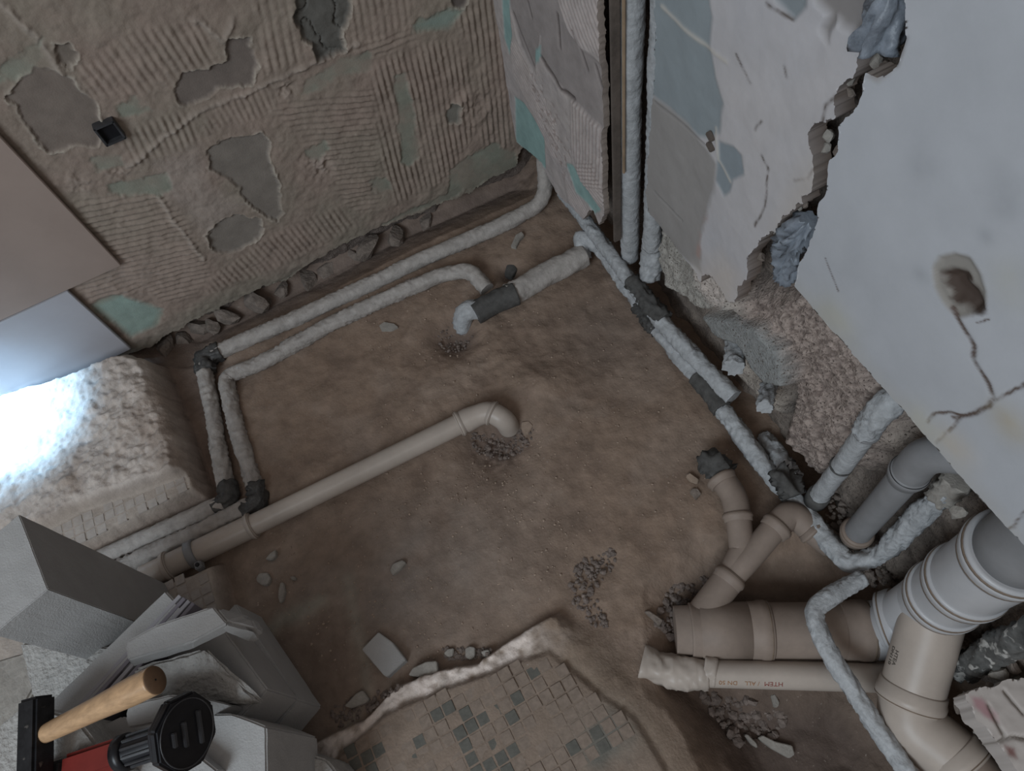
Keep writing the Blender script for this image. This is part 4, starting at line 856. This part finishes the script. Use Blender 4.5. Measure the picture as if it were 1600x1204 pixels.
o = gravel('grit', [[(340, 860), (850, 640), (900, 860), (860, 950), (600, 1060), (420, 1000)], [(560, 460), (900, 420), (1150, 700), (1050, 850), (900, 850), (600, 760)]], 800, .0008, .0034, 0, M_debrist, 7); o['label'] = 'fine pale grit scattered over the whole dirt floor'; o['category'] = 'grit'
o = gravel('grit', [[(1280, 750), (1330, 740), (1400, 860), (1500, 900), (1480, 930), (1380, 900), (1300, 840)]], 300, .004, .012, .05, M_stone, 8, .03); o['label'] = 'rubble crumbs around the feet of the risers'; o['category'] = 'rubble'

def shard(poly, z, th, mat, label, name='plaster_fragment', tilt=0):
    P = [on(x, y, 2, z+th) for x, y in poly]; c = np.mean(P, 0); base = FH(c[0], c[1])
    P = [on(x, y, 2, base+th) for x, y in poly]
    me = slab_poly(name, P, 2, base+th, base-.004, mat, min(.0015, th*.2))
    return single(name, me, label, 'debris')
shard([(592, 508), (600, 502), (616, 505), (622, 510), (612, 515), (596, 516)], 0, .007, M_debris, 'thin pointed plaster flake between the wrapped pipe and the floor middle')
shard([(798, 384), (806, 366), (815, 361), (819, 366), (812, 374), (806, 386)], 0, .009, M_debris, 'slender plaster flake near the back corner')
shard([(400, 902), (405, 895), (418, 894), (423, 903), (418, 913), (410, 914), (401, 908)], 0, .012, M_debris, 'rounded white plaster lump near the pile of blocks')
shard([(435, 920), (438, 909), (443, 910), (446, 925), (442, 938), (437, 942), (434, 932)], 0, .010, M_debris, 'long narrow plaster sliver near the pile of blocks')
shard([(414, 873), (420, 865), (430, 858), (431, 868), (424, 875)], 0, .012, M_debris, 'small plaster bit below the beige waste pipe')
shard([(452, 901), (458, 899), (463, 903), (458, 907)], 0, .008, M_debris, 'tiny plaster chip right of the rounded white lump')
shard([(609, 890), (614, 880), (628, 874), (634, 878), (626, 888), (613, 898)], 0, .012, M_debris, 'lone curved plaster flake in the middle of the floor')
shard([(565, 1014), (591, 987), (612, 1002), (634, 1030), (605, 1057), (600, 1055)], 0, .022, M_block, 'square grey aerated concrete offcut lying on the dirt', 'block_offcut')
shard([(638, 1054), (645, 1043), (666, 1033), (682, 1032), (685, 1055), (660, 1058)], 0, .016, M_debris, 'wedge shaped grey fragment by the mosaic slab edge')
shard([(693, 1020), (700, 1013), (709, 1012), (708, 1023), (700, 1026)], 0, .01, M_debris, 'leftmost of three small lumps above the slab edge')
shard([(727, 1012), (735, 1009), (742, 1011), (742, 1024), (735, 1030), (727, 1026)], 0, .013, M_debris, 'middle and largest of three small lumps above the slab edge')
shard([(751, 1018), (757, 1015), (764, 1014), (765, 1023), (757, 1026)], 0, .01, M_debris, 'rightmost of three small lumps above the slab edge')
shard([(538, 1102), (556, 1083), (566, 1078), (577, 1092), (570, 1098), (548, 1106)], 0, .014, M_debris, 'triangular grey-green fragment beside the gravel at the block pile')
shard([(814, 668), (815, 659), (826, 657), (833, 664), (826, 676), (818, 677)], 0, .010, M_debrist, 'tan stone chip right of the beige pipe elbow')
shard([(1184, 1152), (1192, 1148), (1212, 1158), (1238, 1164), (1242, 1178), (1234, 1184), (1205, 1168)], -.05, .014, M_debris, 'long plaster bar lying in the dark pit')
shard([(1163, 1148), (1168, 1146), (1182, 1160), (1184, 1168), (1174, 1162)], -.05, .010, M_debris, 'thin splinter beside the long plaster bar in the pit')
shard([(1204, 1086), (1211, 1083), (1218, 1096), (1216, 1104), (1210, 1104)], -.05, .012, M_debris, 'small pale chip below the printed pipe')
shard([(1072, 742), (1078, 738), (1092, 748), (1090, 754), (1078, 750)], 0, .010, M_debrist, 'brown splinter beside the dark tape plug')
shard([(1006, 955), (1014, 953), (1036, 968), (1030, 978), (1022, 968)], 0, .014, M_stone, 'dark brown splinter left of the big drain end')
shard([(1078, 768), (1082, 762), (1090, 762), (1096, 770), (1088, 780)], 0, .008, M_stone, 'flat stone flush in the dirt left of the forked pipe')
shard([(788, 428), (792, 412), (802, 410), (808, 420), (800, 432)], 0, .016, M_foam, 'dark crumpled lump in the small hole near the wrapped pipe bend')
# ------------------------------------------------------------------ blocks, strips and tools
def hull(name, pts, mat, bev=.004, rough=.0):
    bm = bmesh.new()
    for p in pts: bm.verts.new([float(c) for c in p])
    bmesh.ops.convex_hull(bm, input=list(bm.verts)); 
    bmesh.ops.delete(bm, geom=[v for v in bm.verts if not v.link_faces], context='VERTS')
    bmesh.ops.dissolve_limit(bm, angle_limit=math.radians(2), verts=bm.verts, edges=bm.edges)
    bmesh.ops.bevel(bm, geom=list(bm.edges), offset=bev, segments=2, affect='EDGES', clamp_overlap=True)
    if rough:
        bmesh.ops.triangulate(bm, faces=bm.faces)
        for _ in range(4):
            es = [e for e in bm.edges if e.calc_length() > .016]
            if not es: break
            bmesh.ops.subdivide_edges(bm, edges=es, cuts=1)
            bmesh.ops.triangulate(bm, faces=[f for f in bm.faces if len(f.verts) > 3])
        from mathutils import noise
        for v in bm.verts:
            n_ = noise.noise_vector(v.co*38)*rough+noise.noise_vector(v.co*120)*rough*.5; v.co += n_
    bmesh.ops.recalc_face_normals(bm, faces=bm.faces)
    me = bpy.data.meshes.new(name); bm.to_mesh(me); bm.free(); me.materials.append(mat); return me
def prism(name, poly, z, zb, mat, bev=.004, rough=0.0, dz=None):
    """top outline (photograph positions at height z) dropped straight down to zb"""
    T = [on(x, y, 2, z+(dz[i] if dz else 0)) for i, (x, y) in enumerate(poly)]
    Bp = [np.array([p[0], p[1], zb]) for p in T]
    return hull(name, T+Bp, mat, bev, rough)
# standing block
p1, p2, p3 = Z(30, 803, .5), Z(75, 920, .5), Z(-12, 992, .5); p4 = p1+p3-p2
single('concrete_block', hull('concrete_block', [p1, p2, p3, p4]+[np.array([q[0], q[1], .05]) for q in (p1, p2, p3, p4)], M_block, .0015, .0006), 'tall white aerated concrete block standing on end at the left', 'block')
single('concrete_block', prism('concrete_block', [(30, 1003), (70, 1008), (150, 1010), (200, 1010), (150, 1060), (72, 1092), (48, 1085), (64, 1050)], .27, .06, M_blockr, .004, .003), 'rough broken white block wedged between the standing block and the beam', 'block')
single('concrete_slab', prism('concrete_slab', [(-40, 1042), (0, 1030), (42, 1016), (66, 1052), (48, 1085), (35, 1110), (0, 1140), (-40, 1150)], .20, .05, M_debris, .004, .002), 'greenish grey cement slab at the left edge beside the hammer head', 'block')
single('concrete_slab', prism('concrete_slab', [(-40, 1180), (0, 1130), (40, 1100), (120, 1120), (180, 1204), (150, 1260), (-40, 1260)], .455, .05, M_blockr, .004, .001), 'pale dusty slab under the steel hammer head', 'block')
# long beam-like block
def beam(name, e0_, e1_, wd, th, mat, bev=.003, rough=0, side=1):
    e0_ = np.array(e0_); e1_ = np.array(e1_); d = nrm(e1_-e0_); s = nrm(np.cross(d, [0, 0, 1]))*side; u = nrm(np.cross(s, d)); u = u*np.sign(u[2])
    pts = []
    for e in (e0_, e1_):
        for a in (0, wd):
            for b_ in (0, -th): pts.append(e+s*a+u*b_)
    return hull(name, pts, mat, bev, rough)
b0 = Z(258, 922, .34); b1 = Z(62, 1112, .36)
single('concrete_beam', beam('concrete_beam', b0, b1, .055, .10, M_block, .003, .0008, side=-1 if np.cross(nrm(b1-b0), [0, 0, 1])[0] < 0 else 1), 'long narrow aerated concrete piece lying diagonally beside the plastic strips', 'block')
sd2 = nrm(np.cross(nrm(b1-b0), [0, 0, 1])); sd2 = sd2 if sd2[0] > 0 else -sd2
for i in range(4):
    o0 = Z(279+i*7, 928+i*4, .34)+0*sd2; o1 = Z(86+i*11, 1138+i*3, .36)
    dd = nrm(o1-o0); 
    single('plastic_strip', beam('plastic_strip', o0, o1, .0075, .05, M_strip if i % 2 == 0 else M_stripg, .0006, 0, side=1 if np.cross(dd, [0, 0, 1])[0] > 0 else -1),
           ['pale plastic strip touching the concrete beam, first of four', 'second pale plastic strip from the concrete beam', 'third plastic strip from the concrete beam', 'outermost plastic strip, farthest from the concrete beam'][i], 'plastic strip', 'bundle of pale strips')
single('plastic_board', prism('plastic_board', [(120, 1135), (200, 1040), (215, 1045), (205, 1062), (150, 1120)], .32, .24, M_stripg, .001), 'mauve grey board under the wooden hammer handle', 'plastic board')
def prismb(name, poly, zb, zt, mat, bev=.002, rough=0.0):
    """bottom outline (photograph positions at height zb) raised straight up to zt"""
    B_ = [on(x, y, 2, zb) for x, y in poly]
    return hull(name, B_+[np.array([p[0], p[1], zt]) for p in B_], mat, bev, rough)
single('concrete_block', prismb('concrete_block', [(408, 962), (503, 1104), (450, 1168), (330, 1050)], .045, .165, M_block, .003, .0006), 'large lower block of the pile with a sharp corner towards the floor', 'block')
single('concrete_block', prismb('concrete_block', [(385, 985), (466, 1091), (421, 1139), (310, 1040)], .168, .30, M_block, .003, .0006), 'inner block standing on the large lower block, slightly set back', 'block')
single('concrete_block', hull('concrete_block', [Z(195, 1003, .42), Z(245, 976, .42), Z(333, 946, .42), Z(356, 973, .42), Z(300, 1003, .42), Z(200, 1031, .42), Z(208, 1042, .385), Z(358, 986, .385), Z(300, 1014, .385), Z(245, 985, .36), Z(345, 960, .36)], M_block, .003, .0008), 'pale bar shaped block lying on top of the pile', 'block')
c_ = [Z(333, 946, .42), Z(356, 973, .42), Z(340, 985, .41)]
single('concrete_block', hull('concrete_block', c_+[np.array([p[0], p[1], .29]) for p in c_]+[Z(392, 962, .36), Z(402, 985, .35), Z(412, 975, .30), Z(408, 992, .30)], M_block, .006, .0008), 'rounded corner block under the right end of the top bar', 'block')
single('concrete_block', hull('concrete_block', [Z(212, 1042, .385), Z(322, 1012, .385), Z(328, 1040, .375), Z(352, 1074, .345), Z(418, 1098, .31), Z(330, 1096, .32), Z(262, 1098, .34), Z(212, 1090, .34), Z(205, 1060, .2), Z(330, 1040, .25), Z(405, 1100, .29), Z(240, 1110, .2)], M_blockr, .005, .003), 'rough broken block behind the wooden handle end', 'block')
single('concrete_block', prism('concrete_block', [(195, 1118), (200, 1100), (265, 1085), (322, 1090), (285, 1120), (240, 1130), (200, 1138)], .43, .22, M_block, .003, .001), 'pale block under the end of the wooden handle', 'block')
single('concrete_block', prism('concrete_block', [(110, 1160), (190, 1118), (260, 1135), (340, 1204), (300, 1260), (110, 1260)], .39, .05, M_block, .003, .001), 'grey block below the black ribbed grip', 'block')
single('concrete_block', prism('concrete_block', [(318, 1130), (335, 1115), (362, 1114), (416, 1134), (418, 1260), (300, 1260)], .36, .14, M_block, .003, .0010), 'pale block right of the octagonal black cap', 'block')
single('concrete_block', prism('concrete_block', [(418, 1178), (455, 1170), (475, 1190), (510, 1186), (530, 1210), (530, 1270), (418, 1270)], .16, .04, M_blockr, .004, .002), 'low broken block at the bottom edge between pile and mosaic', 'block')

# wooden hammer
hz0, hz1 = Z(62, 1150, .50), Z(242, 1062, .56)
t = thing('hammer', 'steel hammer with varnished wooden handle lying across the blocks', 'hammer', (hz0[0], hz0[1], .42))
hdv = nrm(hz1-hz0); Lh = np.linalg.norm(hz1-hz0)
link('handle', tube_me('handle', [hz0-hdv*.02, hz1], .0165, M_wood, 0, seg=36, prof=([0, Lh*.25, Lh*.6, Lh*.9, Lh+.02], [.72, .86, 1.0, 1.22, 1.20])), t)
link('pith', lathe_me('pith', hz1+hdv*.0012, hdv, [(0, .0016), (.0006, .0014)], M_black, 10), t)
link('handle_end', lathe_me('handle_end', hz1, hdv, [(-.001, .0196), (.0012, .0192), (.0013, .001)], M_woode, 36), t, label='dark end grain of the handle')
up = np.array([0, 0, 1.0]); sdv = nrm(np.cross(hdv, up)); tv = nrm(np.cross(sdv, hdv))
vdir = nrm(Z(55, 1230, .48)-Z(58, 1085, .50)); wv_ = nrm(np.cross(vdir, hdv))
def obox(name, c, ax, sz, mat, bev):
    M = Matrix([list(map(float, a)) for a in ax]).transposed(); return box_me(name, c, sz, mat, bev, M)
hx = nrm(hdv-vdir*(hdv@vdir)); hc = (Z(56, 1092, .50)+Z(56, 1225, .50))/2
link('head', obox('head', hc, (hx, vdir, np.cross(hx, vdir)), (.036, float(np.linalg.norm(Z(56, 1092, .50)-Z(56, 1225, .50))), .034), M_steel, .004), t)
# red and black tool
g1 = Z(290, 1144, .50); g0 = Z(105, 1205, .46); gd = nrm(g1-g0)
t = thing('striking_tool', 'red and black hand tool with ribbed neck and octagonal black cap', 'hand tool', (g0[0], g0[1], .42))
Lg = np.linalg.norm(g1-g0); n_end = g0+gd*Lg*.50
vv_ = nrm(CAM-g1); cdv = nrm(vv_*.72+(R[:, 0]-vv_*(R[:, 0]@vv_))*.70); 
v2 = R[:, 1]-cdv*(R[:, 1]@cdv); v2 = nrm(v2); u_ = nrm(np.cross(v2, cdv))
def octo(c, r, off, squash=1.0): return [c+cdv*off+r*(math.cos(k*math.pi/4+.39)*u_+math.sin(k*math.pi/4+.39)*v2*squash) for k in range(8)]
link('cap', hull('cap', octo(g1, .052, -.016)+octo(g1, .0555, -.008)+octo(g1, .054, .004), M_black, .003), t, label='octagonal black cap')
cap = bpy.data.objects[t.children[0].name] if t.children else None
link('cap_ring', lathe_me('cap_ring', g1, cdv, [(.003, .044), (.0055, .0443), (.0055, .0458), (.003, .0460)], M_dgrey), t)
for k, (a_, l_) in enumerate(((-.020, .046), (.006, .034), (.024, .020))):
    link('rib', obox('rib', g1+cdv*.006+u_*a_, (u_, v2, cdv), (.006, l_, .006), M_dgrey, .001), t)
link('neck', tube_me('neck', [n_end, g1-cdv*.012], .0205, M_black, 0, .02, seg=28), t, label='black ribbed grip')
nd = nrm(g1-n_end); nu = nrm(np.cross(nd, up)); nv = np.cross(nu, nd); Ln = np.linalg.norm(g1-n_end)
for k in range(12):
    a_ = k*math.pi/6; c_ = n_end+nd*Ln*.5+(nu*math.cos(a_)+nv*math.sin(a_))*.0215
    link('ridge', obox('ridge', c_, (nd, nu*math.cos(a_)+nv*math.sin(a_), nu*-math.sin(a_)+nv*math.cos(a_)), (Ln*.8, .004, .0035), M_dgrey, .0008), t)
link('collar', lathe_me('collar', n_end, nd, [(-.008, .021), (-.007, .0255), (.006, .0255), (.008, .021)], M_black), t)
link('body', obox('body', g0+gd*Lg*.26-up*.002, (gd, nrm(np.cross(up, gd)), nrm(np.cross(gd, np.cross(up, gd)))), (Lg*.5, .042, .040), M_red, .007), t, label='red body')
link('tip', obox('tip', g0-gd*.02, (gd, nrm(np.cross(up, gd)), nrm(np.cross(gd, np.cross(up, gd)))), (.05, .034, .032), M_dgrey, .005), t)
for o in list(bpy.data.objects):
    if '_b' in o: del o['_b']
